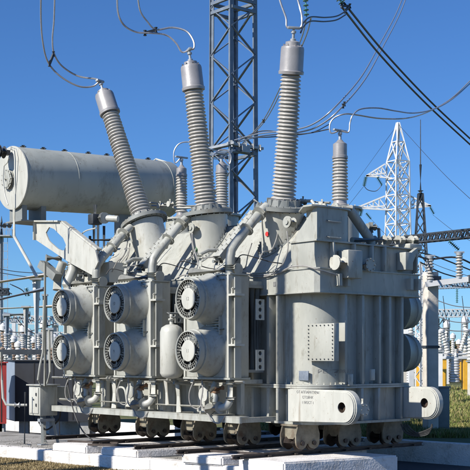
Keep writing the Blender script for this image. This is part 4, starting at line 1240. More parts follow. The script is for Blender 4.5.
for i, (u0, v0, u1, v1) in enumerate(((366, 177, 364, 186), (377, 177, 382, 185), (362, 209, 360, 216), (366, 213, 371, 219), (430, 207, 434, 214))):
    o = glass_string(W(u0, v0, Yp), W(u1, v1, Yp), 8, .22, ['dark glass insulator string at the tip of the upper left pylon arm', 'dark glass insulator string under the inner part of the upper left pylon arm',
        'dark glass insulator string at the tip of the lower left pylon arm', 'slanting dark glass insulator string just below the lower left pylon arm', 'dark glass insulator string at the tip of the right pylon arm'][i])
tag(MB().tube([W(364, 186, Yp), W(368, 190, Yp), W(376, 191, Yp), W(382, 185, Yp)], .04, 5, 5).build('jumper_wire', 'wire_dark'), 'thin jumper loop under the upper left pylon arm', 'wire')
# faint lines from the pylon
for (pts, lab) in ((((398, 124, Yp), (350, 190, 200), (330, 215, 300)), 'faint earth wire from the pylon top down to the left'),
                   (((398, 124, Yp), (440, 170, 100), (480, 208, 80)), 'faint earth wire from the pylon top down to the right'),
                   (((433, 215, Yp), (455, 232, 110), (480, 246, 100)), 'faint line from the right pylon arm down to the right edge'),
                   (((371, 219, Yp), (390, 238, 110), (430, 262, 90), (480, 280, 70)), 'faint line from the lower left pylon arm across to the right edge'),
                   (((364, 186, Yp), (340, 215, 160), (320, 232, 200)), 'faint line from the upper left pylon arm behind the transformer')):
    tag(MB().tube([W(*p) for p in pts], .022, 5, 6).build('line_wire', 'wire_dark'), lab, 'wire', 'overhead lines')

# mast
Ym = 80.0
ms = W(420.5, 300, Ym)
e = empty('lightning_mast', (ms.x, Ym, .1), 0, 'slim dark lightning mast just right of the white pylon', 'mast', 'lightning masts')
mb = MB(); zt = W(420, 121, Ym).z; zm = W(420, 166, Ym).z; zl = W(420, 195, Ym).z
mb.tube([(0, 0, zl - .5), (0, 0, zm), (0, 0, zm), (0, 0, zt)], [.11, .09, .04, .025], 8); mb.cyl((0, 0, zl), (0, 0, zl + .2), .22, 8); mb.build('rod', 'dark_steel', e)
mb = MB(); 
def hwm(z): return .16 + (zl - z) / zl * .75
zs = [zl * i / 14 for i in range(15)]
for z0, z1 in zip(zs, zs[1:]):
    for i in range(4):
        C = ((-1, -1), (1, -1), (1, 1), (-1, 1)); p, q = C[i], C[(i + 1) % 4]; h0, h1 = hwm(z0), hwm(z1)
        mb.bar((p[0] * h0, p[1] * h0, z0), (p[0] * h1, p[1] * h1, z1), .09); mb.bar((p[0] * h0, p[1] * h0, z0), (q[0] * h1, q[1] * h1, z1), .06)
mb.build('lattice_base', 'dark_steel', e)

# portal truss beam on the right
def truss(name, p, q, h, w, n, m, label, bar=.07, cat='portal beam', posts=True, group='yard portals'):
    e = empty(name, (p.x, p.y, 0.1), 0, label, cat, group)
    o = Vector((p.x, p.y, .1)); p = p - o; q = q - o
    d = (q - p); side = Vector((-d.y, d.x, 0)).normalized() * w / 2; up = Vector((0, 0, h))
    mb = MB()
    for s in (side, -side):
        mb.bar(p + s, q + s, bar * 1.3); mb.bar(p + s + up, q + s + up, bar * 1.3)
        for i in range(n):
            a, b_ = p + d * (i / n), p + d * ((i + 1) / n); m_ = (a + b_) / 2
            mb.bar(a + s, m_ + s + up, bar); mb.bar(m_ + s + up, b_ + s, bar)
    for i in range(n):
        a, b_ = p + d * (i / n), p + d * ((i + 1) / n)
        mb.bar(a + side, b_ - side, bar); mb.bar(a + side + up, b_ - side + up, bar)
    mb.build('truss', m, e)
    if posts:
        for t in posts:
            c = p + d * t; mp = MB(); mp.box(c.x - .18, c.x + .18, c.y - .18, c.y + .18, 0, c.z - .01); mp.build('post', 'pole_concrete', e)
    return e
truss('portal_beam', W(352, 249, 52), W(500, 234.5, 42), .30, .4, 26, 'dark_steel', 'dark lattice portal beam crossing to the right edge of the picture', .045, posts=(1.0,))
glass_string(W(449, 241, 45), W(459, 250, 45), 7, .10, 'dark glass insulator string hanging slanted from the portal beam at the right')
truss('portal_beam', W(395, 290, 70), W(500, 286, 66), .5, .5, 20, 'steel_blue', 'lower steel lattice beam behind the concrete post with two insulators', .06, posts=(1.0,))

# concrete pole with bracket and two post insulators
Yc = 25.5; pc = W(430.5, 300, Yc)
e = empty('concrete_post', (pc.x, Yc, .12), R(20), 'tall square concrete post carrying a white bracket beside the right end of the transformer', 'post')
mb = MB(); mb.box(-.135, .135, -.135, .135, -.3, W(430, 272, Yc).z - .12, .02); mb.build('shaft', 'pole_concrete', e)
mb = MB(); zz = W(430, 281, Yc).z - .12
mb.box(-.16, .16, -.2, -.136, zz - .02, zz + .1)
for z in (.9, 1.9): mb.box(-.15, .15, -.15, .15, z, z + .06)
mb.split('steel_band', 'dark_steel', e)
bzp = W(428, 287, Yc).z
e2 = empty('support_bracket', (pc.x, Yc - .25, bzp), 0, 'white steel bracket fixed across the concrete post', 'bracket')
mb = MB(); L = 36 * Yc / F
mb.bar((-.15, 0, .04), (L, 0, .16), .12, .12); mb.build('arm', 'white_steel', e2)
MB().box(L - .02, L + .12, -.08, .08, .07, .25, .01).build('end_fitting', 'dark_steel', e2)
def post_ins(loc, h, r, label, n=7, matn='porcelain', group='post insulators on the white bracket'):
    e = empty('post_insulator', loc, 0, label, 'insulator', group)
    MB().lathe(shed_profile(h, r, r * .95, n, .6), 20).build('sheds', matn, e, sharp=60)
    mb = MB(); mb.lathe([(r * .9, -.04), (r * .9, 0.0)], 16); mb.lathe([(r * .9, h), (r * .95, h + .06), (r * .4, h + .08)], 16); mb.box(-r * 1.3, r * 1.3, -.02, .02, h + .05, h + .09); mb.split('fitting', 'steel', e)
    return e
post_ins((pc.x - .05, Yc - .25, bzp + .14), .47, .085, 'ribbed grey post insulator on the white bracket directly over the concrete post')
post_ins((pc.x + .60, Yc - .25, bzp + .22), .47, .085, 'ribbed grey post insulator at the outer end of the white bracket')
# wires to those insulators
for (pts, lab) in ((((395, 246, 24), (410, 252, 24.6), (428, 259, 25.2), (456, 257.5, 25.3), (480, 268, 26)), 'dark busbar wire joining the two post insulators on the white bracket'),
                   (((418, 252, 30), (440, 258, 32), (480, 274, 36)), 'dark wire passing above the white bracket'),
                   (((420, 262, 34), (445, 274, 36), (480, 282, 38)), 'dark wire passing behind the white bracket'),
                   (((430, 278, 50), (455, 286, 52), (480, 287, 55)), 'thin dark wire just below the white bracket'),
                   (((436, 300, 55), (455, 306, 55), (480, 308, 55)), 'upper thin wire in the gap right of the concrete post'),
                   (((436, 316, 55), (455, 322, 55), (480, 322, 55)), 'lower thin wire in the gap right of the concrete post'),
                   (((436, 327, 48), (455, 331, 48), (480, 330, 48)), 'pale wire just above the yellow-legged breakers')):
    tag(MB().tube([W(*p) for p in pts], .022, 5, 6).build('yard_wire', 'wire_dark' if 'dark' in lab else 'wire'), lab, 'wire', 'yard wires on the right')
for i, (u, v0, v1) in enumerate(((437, 291, 303), (457, 289, 303))):
    glass_string(W(u, v0, 62), W(u, v1, 62), 8, .09, ['short hanging insulator string right beside the concrete post', 'short hanging insulator string below the end of the white bracket'][i])
for i, (u) in enumerate((443, 462)):
    tag(MB().tube([W(u, 296, 60), W(u + 2, 312, 60), W(u + 5, 326, 60), W(u + 4, 338, 60)], .02, 5, 5).build('dropper_wire', 'wire_dark'),
        ['thin dropper wire nearest the concrete post on its right', 'thin dropper wire near the right edge of the picture'][i], 'wire', 'yard wires on the right')
# grey cabinet behind the post
w = W(440, 400, 25.9)
e = empty('yard_cabinet', (w.x - .02, 25.9, .12), R(8), 'plain grey cabinet standing behind the far lifting lug', 'cabinet')
MB().box(-.2, .2, -.15, .15, 0.05, 1.0, .01).build('body', 'paint_dark', e); MB().box(-.17, .17, -.165, -.151, .1, .95, .004).build('door', 'paint_dark', e)
MB().box(-.22, .22, -.17, .17, 1.0, 1.03).build('lid', 'paint_dark', e)

# ------------------------------------------------------------------ breakers with yellow legs (right yard)
def breaker(u, Y, rz, label, s=1.0):
    x = (u - 235) * Y / F
    e = empty('circuit_breaker', (x, Y, .12), rz, label, 'breaker', 'yellow-legged breakers in the right yard')
    for k, sx in enumerate((-.5, .5)):
        MB().box(sx * 1.22 * s - .2, sx * 1.22 * s + .2, -.2, .2, 0, 1.55 * s).build('leg', 'yellow', e)
    mb = MB(); mb.box(-.9 * s, .9 * s, -.25, .25, 1.5 * s, 1.64 * s, .01); mb.build('frame', 'white_steel', e)
    mb = MB()
    n = 9; 
    for i in range(n):
        z0 = .35 * s + i * .13 * s
        mb.lathe([(.22 * s, z0), (.27 * s, z0 + .03 * s), (.27 * s, z0 + .08 * s), (.22 * s, z0 + .125 * s)], 18, Matrix.Translation((.02, 0, 0)))
    mb.build('ribbed_tank', 'white_steel', e)
    for sx in (-1, 1):
        base = Vector((sx * .25 * s, 0, 1.66 * s)); top = base + Vector((sx * .35, 0, 1.15)) * s
        mb = MB(); mb.lathe(shed_profile((top - base).length, .13 * s, .11 * s, 9, .65), 16)
        b_ = mb.build('bushing', 'porcelain_white', e, sharp=60); place(b_, base, top)
        MB().lathe([(.05, 1.2 * s), (.14 * s, 1.21 * s), (.16 * s, 1.3 * s), (.12 * s, 1.38 * s), (.03, 1.4 * s)], 14).build('cap', 'white_steel', b_)
    mb = MB(); mb.tube([(-.7 * s, 0, 1.8 * s), (-.3 * s, -.2, 1.72 * s), (.5 * s, -.2, 1.75 * s), (.9 * s, 0, 1.9 * s)], .05, 8); mb.cyl((.05, -.15, 1.64 * s), (.05, -.15, 2.0 * s), .14 * s, 12)
    mb.build('mechanism', 'white_steel', e)
    return e
breaker(454, 60, R(5), 'white breaker on yellow legs at the right with two splayed bushings', 1.08)
breaker(408, 60, R(-5), 'breaker on yellow legs half hidden right behind the end of the transformer', 1.0)
breaker(486, 62, R(0), 'breaker on yellow legs cut by the right edge of the picture', 1.0)
breaker(384, 64, R(0), 'breaker on yellow legs mostly hidden by the transformer end', 1.0)
def column(u, v0, Y, w, m, label, name='yard_column', cat='column', group='yard columns'):
    x = (u - 235) * Y / F; h = EYE + (HOR - v0) * Y / F - .1
    e = empty(name, (x, Y, .1), R(random.uniform(-20, 20)), label, cat, group)
    MB().box(-w / 2, w / 2, -w / 2, w / 2, 0, h).build('shaft', m, e)
    MB().box(-w * .8, w * .8, -w * .8, w * .8, h, h + w * .3).build('cap_plate', 'steel', e)
    mb = MB(); mb.lathe(shed_profile(1.0, .14, .12, 7, .6), 14, Matrix.Translation((0, 0, h + w * .3))); mb.build('insulator', 'porcelain_white', e)
    return e
column(440, 352, 58, .25, 'white_steel', 'slim white column just left of the yellow-legged breaker at the right')
column(406, 322, 70, .35, 'white_steel', 'white column seen through the gap beside the far-side fans')
column(411, 335, 58, .25, 'white_steel', 'shorter white column beside the far-side fans')
column(470, 362, 50, .2, 'pole_concrete', 'low concrete column near the right edge')
column(402, 365, 50, .35, 'pole_concrete', 'stubby concrete column just right of the tank end')
column(424, 345, 75, .4, 'white_steel', 'white column partly hidden by the concrete post')

for i, (u, v0, Y) in enumerate(((421, 262, 46), (444, 318, 95), (467, 318, 92), (401, 318, 98))):
    p = W(u, v0, Y)
    lattice_column('lattice_post', p.x, Y, [.30, .6, .6, .6][i], .1, p.z, .1, [.6, 1.2, 1.2, 1.2][i], [.06, .1, .1, .1][i], [.035, .06, .06, .06][i], ['white_steel', 'steel', 'steel', 'steel'][i], R(30),
        ['slim white lattice post between the tank end and the concrete post', 'distant lattice post just right of the concrete post', 'distant lattice post near the right edge of the yard', 'distant lattice post mostly hidden by the tank end'][i], 'lattice posts in the right yard', 'post')
truss('portal_beam', W(385, 318, 96), W(500, 316, 92), .6, .5, 26, 'steel', 'distant pale lattice beam over the yellow-legged breakers', .07, posts=None)
for i in range(14):
    u = 398 + i * 6.1; Y = 70 + (i * 11 % 17); p = W(u, 300, Y); h = 2.6 + 1.6 * ((i * 5) % 7) / 6
    e = empty('instrument_transformer', (p.x, Y, .1), 0, 'pale slim instrument transformer behind the breakers, number ' + ['one', 'two', 'three', 'four', 'five', 'six', 'seven', 'eight', 'nine', 'ten', 'eleven', 'twelve', 'thirteen', 'fourteen'][i] + ' counted from the tank end', 'insulator', 'far instrument transformers of the right yard')
    MB().box(-.14, .14, -.14, .14, 0, h * .5).build('pedestal', ['white_steel', 'steel', 'yellow', 'pole_concrete'][i % 4], e)
    MB().lathe([(r, z + h * .5) for r, z in shed_profile(h * .42, .18, .15, 9, .65)], 12).build('sheds', ['porcelain_white', 'porcelain_brown', 'porcelain_white'][i % 3], e, sharp=60)
    MB().lathe([(.16, h * .92), (.22, h * .93), (.22, h), (.05, h * 1.05)], 12).build('head', 'white_steel', e)

# ------------------------------------------------------------------ left yard
def beam_line(p, q, r, m, label, name='busbar_tube', ends=True):
    e = empty(name, (p.x, p.y, .1), 0, label, 'busbar', 'pale tubes of the left yard')
    o = Vector((p.x, p.y, .1))
    MB().tube([p - o, q - o], r, 12).build('tube', m, e)
    return e
beam_line(W(-20, 285, 40), W(49, 274.5, 38), .085, 'beam_cream', 'thick cream horizontal tube, topmost in the left yard')
beam_line(W(-20, 304, 30), W(44, 289, 29), .055, 'bluegrey', 'blue-grey tube slanting up to the right in the left yard')
beam_line(W(-20, 309.5, 44), W(60, 306, 44), .07, 'beam_cream', 'thinner cream horizontal tube below the slanting one')
beam_line(W(4, 315, 46), W(30, 314, 46), .12, 'bluegrey', 'short thick blue-grey tube on two posts in the left yard')
def leftcol(u, v0, v1, Y, w, m, label, round_=True):
    x = (u - 235) * Y / F; z1 = EYE + (HOR - v0) * Y / F
    e = empty('yard_column', (x, Y, .1), 0, label, 'column', 'columns of the left yard')
    if round_: MB().cyl((0, 0, 0), (0, 0, z1 - .1), w / 2, 16).build('shaft', m, e)
    else: MB().box(-w / 2, w / 2, -w / 2, w / 2, 0, z1 - .1).build('shaft', m, e)
    MB().box(-w * .7, w * .7, -w * .7, w * .7, z1 - .1, z1 - .02).build('cap_plate', 'steel', e)
    return e
leftcol(36.5, 280, 0, 39, .30, 'white_steel', 'thick white round column holding the cream tube end')
leftcol(26, 308, 0, 45, .24, 'kerb_grey', 'grey round column between the insulator posts in the left yard')
leftcol(7, 316, 0, 46, .22, 'bluegrey', 'blue-grey column under the left end of the short tube')
leftcol(14, 322, 0, 60, .2, 'white_steel', 'slim white column behind the left insulator posts', False)
leftcol(45, 296, 0, 50, .18, 'dark_steel', 'slim dark column close to the left cooler', False)
leftcol(50, 330, 0, 42, .22, 'kerb_grey', 'low grey column just left of the lower left fan', False)
# disconnector platform with insulators
Yd = 34
for (u, lab) in ((6, 'short brown-and-white post insulator, leftmost on the dark platform'), (23, 'short brown-and-white post insulator in the middle of the dark platform'), (39, 'short brown-and-white post insulator at the right of the dark platform')):
    p = W(u, 346.5, Yd); post_ins((p.x, p.y, p.z), .3, .075, lab, 5, 'porcelain_white', 'post insulators on the dark platform')
pz = W(0, 348, Yd).z
e = empty('platform', (W(20, 348, Yd).x, Yd, .1), 0, 'dark steel platform carrying short insulators in the left yard', 'platform')
mb = MB(); mb.box(-1.1, .85, -.15, .15, pz - .2, pz - .1 - .045); mb.box(-1.1, .85, -.18, -.14, pz - .3, pz - .2); mb.build('deck', 'dark_steel', e)
for x in (-1.0, -.3, .3, .75): MB().box(x - .04, x + .04, -.1, .1, 0, pz - .3).build('leg', 'steel', e)
for i in range(14):
    u = -3 + i * 4.2; Y = 38 + (i * 7 % 5)
    p = W(u, 352 + (i % 3), Y)
    h = .55 + .2 * (i % 2)
    lab = 'low yard insulator %s the dark platform, %s in its row' % ('behind and below', ['leftmost', 'second from the left', 'third from the left', 'fourth from the left', 'fifth from the left', 'sixth from the left', 'seventh from the left', 'seventh from the right', 'sixth from the right', 'fifth from the right', 'fourth from the right', 'third from the right', 'second from the right', 'rightmost'][i])
    e = empty('yard_insulator', (p.x, Y, .1), 0, lab, 'insulator', 'low insulators of the left yard')
    MB().lathe([(r, z + 1.3) for r, z in shed_profile(h, .11, .1, 6, .6)], 12).build('sheds', ['porcelain_white', 'porcelain_brown', 'porcelain_white'][i % 3], e, sharp=60)
    MB().box(-.09, .09, -.09, .09, 0, 1.3).build('pedestal', ['steel', 'kerb_grey'][i % 2], e)
for i in range(12):
    u = -2 + i * 5.1; Y = 52 + (i * 5 % 9); p = W(u, 300, Y); h = 2.4 + .9 * ((i * 7) % 4) / 3
    e = empty('instrument_transformer', (p.x, Y, .1), 0, 'pale slim instrument transformer far behind the dark platform, ' + ['leftmost', 'second', 'third', 'fourth', 'fifth', 'sixth', 'seventh', 'eighth', 'ninth', 'tenth', 'eleventh', 'twelfth and rightmost'][i] + ' of its row', 'insulator', 'far instrument transformers of the left yard')
    MB().box(-.12, .12, -.12, .12, 0, h * .5).build('pedestal', ['white_steel', 'steel', 'pole_concrete'][i % 3], e)
    MB().lathe([(r, z + h * .5) for r, z in shed_profile(h * .42, .17, .14, 9, .65)], 12).build('sheds', ['porcelain_white', 'porcelain_brown'][i % 2], e, sharp=60)
    MB().lathe([(.16, h * .92), (.2, h * .93), (.2, h), (.05, h * 1.05)], 12).build('head', 'white_steel', e)
truss('portal_beam', W(-20, 339, 62), W(62, 339, 60), .35, .4, 16, 'steel', 'pale low lattice beam far behind the dark platform', .05, posts=(0.0, .55, 1.0))
truss('portal_beam', W(-20, 322, 75), W(64, 325, 72), .5, .5, 14, 'steel', 'pale lattice beam in the distance at the height of the low tubes', .06, posts=(0.1, .5, .9))
# far light tower
Yf = 70; lx = W(1.5, 300, Yf).x
e = empty('floodlight_tower', (lx, Yf, .1), 0, 'distant floodlight tower with ladder and lamp platform at the left edge', 'light tower')
zt = W(0, 237, Yf).z - .1
MB().cyl((0, 0, 0), (0, 0, zt), .22, 12, r2=.14).build('shaft', 'steel', e)
mb = MB(); mb.box(-.9, .62, -.5, .5, zt, zt + .08)
for x in (-.85, -.4, 0, .3, .58):
    for y in (-.48, .48): mb.bar((x, y, zt), (x, y, zt + .5), .03)
for y in (-.48, .48): mb.bar((-.88, y, zt + .5), (.6, y, zt + .5), .03)
mb.build('platform', 'steel', e)
mb = MB(); mb.tube([(0, 0, zt), (0, 0, zt + .9), (0, 0, zt + 1.3)], [.12, .07, .01], 8); mb.build('spike', 'dark_steel', e)
for x in (-.6, -.1, .28, .58):
    MB().cyl((x, -.5, zt + .62), (x, -.3, zt + .72), .14, 12).build('lamp', 'dark_steel', e)
mb = MB(); mb.bar((.16, -.2, 0), (.16, -.2, zt), .03); mb.bar((.42, -.2, 0), (.42, -.2, zt), .03)
z = .3
while z < zt: mb.bar((.16, -.2, z), (.42, -.2, z), .03); z += .5
mb.build('ladder', 'steel', e)
# left wires
for (pts, lab) in ((((-5, 268, 60), (20, 272, 60), (60, 274, 60)), 'upper thin wire crossing the left sky'), (((-5, 272, 60), (30, 277, 60), (60, 276, 60)), 'second thin wire crossing the left sky'),
                   (((10, 284, 42), (22, 290, 42), (26, 296, 42)), 'drooping dark jumper under the cream tube'), (((-2, 286, 42), (8, 292, 42), (12, 294, 42)), 'short dark jumper at the left edge'),
                   (((-5, 322, 50), (20, 318, 50), (50, 326, 50)), 'thin wire above the left insulators'), (((-5, 330, 50), (25, 332, 50), (60, 322, 50)), 'lower thin wire above the left insulators'),
                   (((16, 318, 48), (28, 330, 48), (44, 338, 48)), 'slanting wire down to the dark platform'), (((25, 256, 80), (34, 275, 60), (40, 300, 50)), 'thin dropper behind the conservator pipe')):
    tag(MB().tube([W(*p) for p in pts], .02, 5, 6).build('yard_wire', 'wire_dark'), lab, 'wire', 'yard wires on the left')
glass_string(W(26, 288, 42), W(29, 296, 42), 6, .09, 'small dark insulator string beside the white column in the left yard')
# cable bundle thing at (0-10, 293)
truss('portal_beam', W(-20, 296, 50), W(9, 294.5, 50), .25, .3, 8, 'dark_steel', 'end of a dark lattice beam at the left edge', .05, posts=None)

# red and navy boxes
Yn = 28.5
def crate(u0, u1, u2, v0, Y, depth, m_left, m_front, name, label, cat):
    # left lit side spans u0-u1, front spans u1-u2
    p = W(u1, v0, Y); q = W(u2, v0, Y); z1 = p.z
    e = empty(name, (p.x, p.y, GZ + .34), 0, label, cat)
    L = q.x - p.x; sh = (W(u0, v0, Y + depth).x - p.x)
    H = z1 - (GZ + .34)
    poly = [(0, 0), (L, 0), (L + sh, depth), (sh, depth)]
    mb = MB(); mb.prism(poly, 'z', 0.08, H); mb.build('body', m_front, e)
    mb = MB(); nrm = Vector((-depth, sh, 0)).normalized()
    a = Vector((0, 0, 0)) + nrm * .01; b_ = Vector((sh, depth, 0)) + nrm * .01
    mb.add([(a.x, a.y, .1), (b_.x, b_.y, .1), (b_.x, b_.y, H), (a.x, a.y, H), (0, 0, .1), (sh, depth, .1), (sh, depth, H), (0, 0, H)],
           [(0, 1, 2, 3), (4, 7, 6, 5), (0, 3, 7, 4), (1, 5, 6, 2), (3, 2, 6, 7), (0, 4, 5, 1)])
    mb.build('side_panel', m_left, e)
    mb = MB(); mb.prism([(-.05, -.05), (L + .05, -.05), (L + sh + .05, depth + .05), (sh - .05, depth + .05)], 'z', H, H + .03); mb.build('roof', m_front, e)
    mb = MB()
    for x in (.2, L * .5, L - .2): mb.box(x - .12, x + .12, .1, .3, -.3, .079)
    mb.split('foot', 'kerb_grey', e)
    mb = MB()
    for k in range(1, 4): mb.box(L * k / 4 - .012, L * k / 4 + .012, -.008, -.001, .12, H - .04)
    mb.build('door_seam', 'black', e)
    return e
crate(5, 15, 92, 361, Yn, 1.2, 'bluegrey', 'navy', 'equipment_kiosk', 'long navy equipment kiosk with its sunlit side painted blue-grey, behind the control cabinet', 'kiosk')  # sunlight on the side is painted in, paler than the shaded front
crate(-30, -14, 6.5, 363, 27.5, 1.0, 'red', 'red', 'fire_cabinet', 'bright red cabinet cut by the left edge of the picture', 'cabinet')

# ------------------------------------------------------------------ control cabinet with legs
cc = G(33, 446, 0.03)
lc = w2loc(W(27, 400, cc.y)); 
e = empty('control_cabinet', (W(40, 400, 23.2).x, 23.2, .02), TH, 'grey control cabinet on angled legs at the left end of the transformer', 'cabinet')
zc0, zc1 = W(0, 417, 23.2).z, W(0, 387, 23.2).z
mb = MB(); mb.box(0, .42, 0, .46, zc0, zc1, .02); bd = mb.build('body', 'paint', e)
MB().box(-.04, .46, -.04, .50, zc1 + .001, zc1 + .03, .006).build('lid', 'paint', e)
MB().box(-.018, -.002, .05, .41, zc0 + .05, zc1 - .04, .004).build('door', 'paint_light', bd)
mb = MB(); mb.box(-.035, -.018, .10, .13, 1.0, 1.06); mb.box(-.035, -.018, .10, .13, .78, .84); mb.cyl((-.018, .22, .92), (-.03, .22, .92), .02, 8); mb.build('latch', 'dark_steel', bd)
MB().box(.44, .72, .05, .35, zc1 - .28, zc1 - .02, .01).build('relay_box', 'paint_dark', e)
for (x, y, x2, y2) in ((.1, .1, .0, -.1), (.3, .35, .42, .5), (.32, .08, .42, -.02)):
    MB().bar((x, y, zc0), (x2, y2, .01), .05).build('leg', 'paint_dark', e)
mb = MB(); mb.box(-.08, .08, -.18, -.02, 0, .02); mb.box(.0, .35, .0, .1, zc0 - .12, zc0 - .06); mb.box(.1, .2, .1, .2, zc0 - .2, zc0 - .002); mb.split('foot_plate', 'steel', e)
mb = MB(); mb.tube([(.1, .2, zc0), (.1, .2, zc0 - .15), (.25, .15, zc0 - .3), (.5, .1, zc0 - .1), (.55, .1, zc0 + .1)], .02, 6, 5); mb.build('cable', 'cable_dark', e)
# conduits rising
mb = MB()
def wl(u, v, Y): return W(u, v, Y)
pp = [((41, 386), (38, 380), (40, 366), (43, 352), (44, 300)), ((45, 386), (45, 262)), ((47, 384), (50, 372), (49, 330))]
for i, ps in enumerate(pp):
    tag(MB().tube([W(u, v, 22.6 + .15 * i) for u, v in ps], .032 if i == 1 else .024, 8).build('conduit', 'paint'),
        ['bent grey conduit leaving the top of the control cabinet', 'straight vertical grey conduit rising above the control cabinet', 'thin conduit curving toward the lower left fan'][i], 'pipe', 'conduits above the control cabinet')
mb = MB(); mb.tube([W(u, v, 23.6) for u, v in ((1, 352), (2, 380), (3, 398), (6, 404.5), (12, 405), (27, 405))], .026, 8)
o = mb.build('pipe', 'paint_light'); tag(o, 'pale bent pipe with a valve running in from the left to the control cabinet', 'pipe')
q = W(17, 405, 23.6); MB().cyl(q - Vector((.05, 0, 0)), q + Vector((.05, 0, 0)), .06, 10).build('valve', 'white_steel', o)
tag(MB().tube([W(25, 392, 23.3), W(24.5, 444, 23.3), W(31, 445.3, 23.0)], .018, 6).build('earthing_rod', 'dark_steel'), 'thin dark earthing rod left of the control cabinet', 'rod')
# rod stuff lying on the pad
for i, (p, q) in enumerate((((68, 441), (118, 443)), ((88, 444.5), (160, 446)), ((196, 450), (262, 454)))):
    tag(MB().bar(G(*p, .19), G(*q, .19), .04, .04).build('steel_bar', 'rail'), ['dark steel bar lying at the left end of the foundation', 'dark steel bar lying below the middle pumps', 'dark steel bar lying on the beams below fan 11'][i], 'bar', 'steel bars on the foundation')

# added unseen columns front-left of the unit, placed to throw shadows on it
for i, (b_, a_, dist, w_, htop, lab) in enumerate(((-1.2, 3.92, 9.0, .50, 10.4, 'added tall round column left of the view, shading the middle fans'), (0.0, LP(259, 300, b=0).y, 8.5, .30, 9.9, 'added slim column left of the view, shading the belt beside the coolers'),
                                     (0.0, LP(281, 300, b=0).y, 8.0, .24, 9.6, 'added slim column left of the view, shading the tank corner'), (-1.2, 5.72, 9.5, .3, 9.9, 'added slim column left of the view, shading the end fans'))):
    w = loc2w((b_, a_, 0)); p = Vector((w.x, w.y, 0)) + S_AZ * dist
    e = empty('shadow_column', (p.x, p.y, GZ), 0, lab, 'column', 'added shadow columns left of the transformer')
    MB().cyl((0, 0, 0), (0, 0, htop - 2.2), w_ / 2, 20, r2=w_ * .42).build('shaft', 'pole_concrete', e)
    MB().lathe([(r, z + htop - 2.2) for r, z in shed_profile(2.0, w_ * .55, w_ * .5, 16, .75)], 24).build('insulator', 'porcelain', e, sharp=60)
    MB().lathe([(w_ * .3, htop - .2), (w_ * .6, htop - .19), (w_ * .6, htop), (.05, htop + .1)], 20).build('cap', 'alu', e)

# ------------------------------------------------------------------ grass
def grass(name, region, n, h, m, label, zf):
    mb = MB(); vs = []; fs = []
    for i in range(n):
        p = region()
        if p is None: continue
        cl = .5 + .5 * math.sin(p.x * 2.3 + math.sin(p.y * 1.7) * 2) * math.sin(p.y * 1.9 + p.x * .7)
        if random.random() > .35 + .65 * cl: continue
        hh = h * random.uniform(.3, .9) * (.5 + 1.1 * cl); a = random.uniform(0, 2 * PI); w = .006 + p.y * .0004
        dx, dy = math.cos(a) * w, math.sin(a) * w; lx, ly = random.gauss(0, .35) * hh, random.gauss(0, .35) * hh
        k = len(vs)
        vs += [(p.x - dx, p.y - dy, zf), (p.x + dx, p.y + dy, zf), (p.x + lx, p.y + ly, zf + hh)]
        fs.append((k, k + 1, k + 2))
    me = bpy.data.meshes.new(name); me.from_pydata(vs, [], fs); me.materials.append(M[m])
    o = bpy.data.objects.new(name, me); col.objects.link(o)
    return tag(o, label, 'grass', kind='stuff')
def reg_right():
    u = random.uniform(225, 480); t = random.random()
    v = 386 + (52) * (random.random() ** .6)
    p = G(u, v, .12)
    if (Vector((p.x, p.y, 0)) - Vector((k2a.x, k2a.y, 0))).dot(kn) < .2: return None
    return p
grass('green_grass', reg_right, 95000, .14, 'blades', 'short green and straw-coloured grass beyond the grey kerb', .12)
def reg_left():
    t = random.random(); s = random.random() ** 1.5
    p = fe.lerp(f1, t) - fn * (0.02 + s * 3.5); return p
grass('dry_grass', reg_left, 110000, .06, 'blades_dry', 'dry brown grass in front of the whitewashed kerb', GZ)

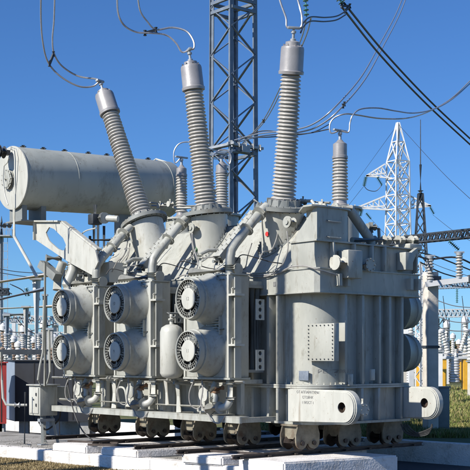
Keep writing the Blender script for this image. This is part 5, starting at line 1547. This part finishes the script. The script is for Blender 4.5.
# pebbles and crumbs of concrete on the slab
mb = MB()
for i in range(900):
    t = random.random(); w_ = abs(random.gauss(0, .8)) + .02
    p = fe.lerp(f1, t) + fn * (w_ if w_ > .32 or i % 3 == 0 else w_ + .32); r = random.uniform(.006, .022)
    z = .02 if w_ > .3 else .03
    if w_ < .3 and i % 3: continue
    c = Vector((p.x, p.y, z + r * .3)); q = [c + Vector((random.uniform(.6, 1.1) * r * sx, random.uniform(.6, 1.1) * r * sy, random.uniform(.4, .9) * r * sz)) for sx, sy, sz in ((1, 0, 0), (-1, 0, 0), (0, 1, 0), (0, -1, 0), (0, 0, 1), (0, 0, -1))]
    mb.add(q, [(0, 2, 4), (2, 1, 4), (1, 3, 4), (3, 0, 4), (2, 0, 5), (1, 2, 5), (3, 1, 5), (0, 3, 5)])
tag(mb.build('gravel', 'concrete'), 'loose pebbles and concrete crumbs along the white kerb', 'gravel', kind='stuff')

# distant trees
def treeline(name, u0, u1, Y, hh, label):
    vs = []; fs = []
    x0, x1 = (u0 - 235) * Y / F, (u1 - 235) * Y / F
    ncl = int((x1 - x0) / 5)
    for c in range(ncl):
        cx = random.uniform(x0, x1); H = hh * random.uniform(.55, 1.1); rw = random.uniform(3, 6); cy = Y + random.uniform(-8, 8)
        for i in range(420):
            a = random.uniform(0, 2 * PI); r = rw * math.sqrt(random.random()); z = .2 + H * random.random() ** .8
            lim = math.sqrt(max(0, 1 - (z / H - .35) ** 2 / .5))
            x = cx + r * lim * math.cos(a); y = cy + r * lim * math.sin(a); s = random.uniform(.25, .6)
            k = len(vs); t1_ = Vector((random.gauss(0, 1), random.gauss(0, 1), random.gauss(0, 1))).normalized() * s; t2_ = Vector((random.gauss(0, 1), random.gauss(0, 1), random.gauss(0, 1))).normalized() * s
            pz_ = Vector((x, y, z)); vs += [pz_ - t1_, pz_ + t2_, pz_ + t1_, pz_ - t2_]; fs.append((k, k + 1, k + 2, k + 3))
    me = bpy.data.meshes.new(name); me.from_pydata(vs, [], fs); me.materials.append(M['leaves'])
    o = bpy.data.objects.new(name, me); col.objects.link(o); tag(o, label, 'trees', kind='stuff')
treeline('far_wood', -60, 230, 230, 5.0, 'far-off dark wood along the horizon on the left')
treeline('far_wood', 380, 520, 230, 6.0, 'far-off dark wood along the horizon on the right')
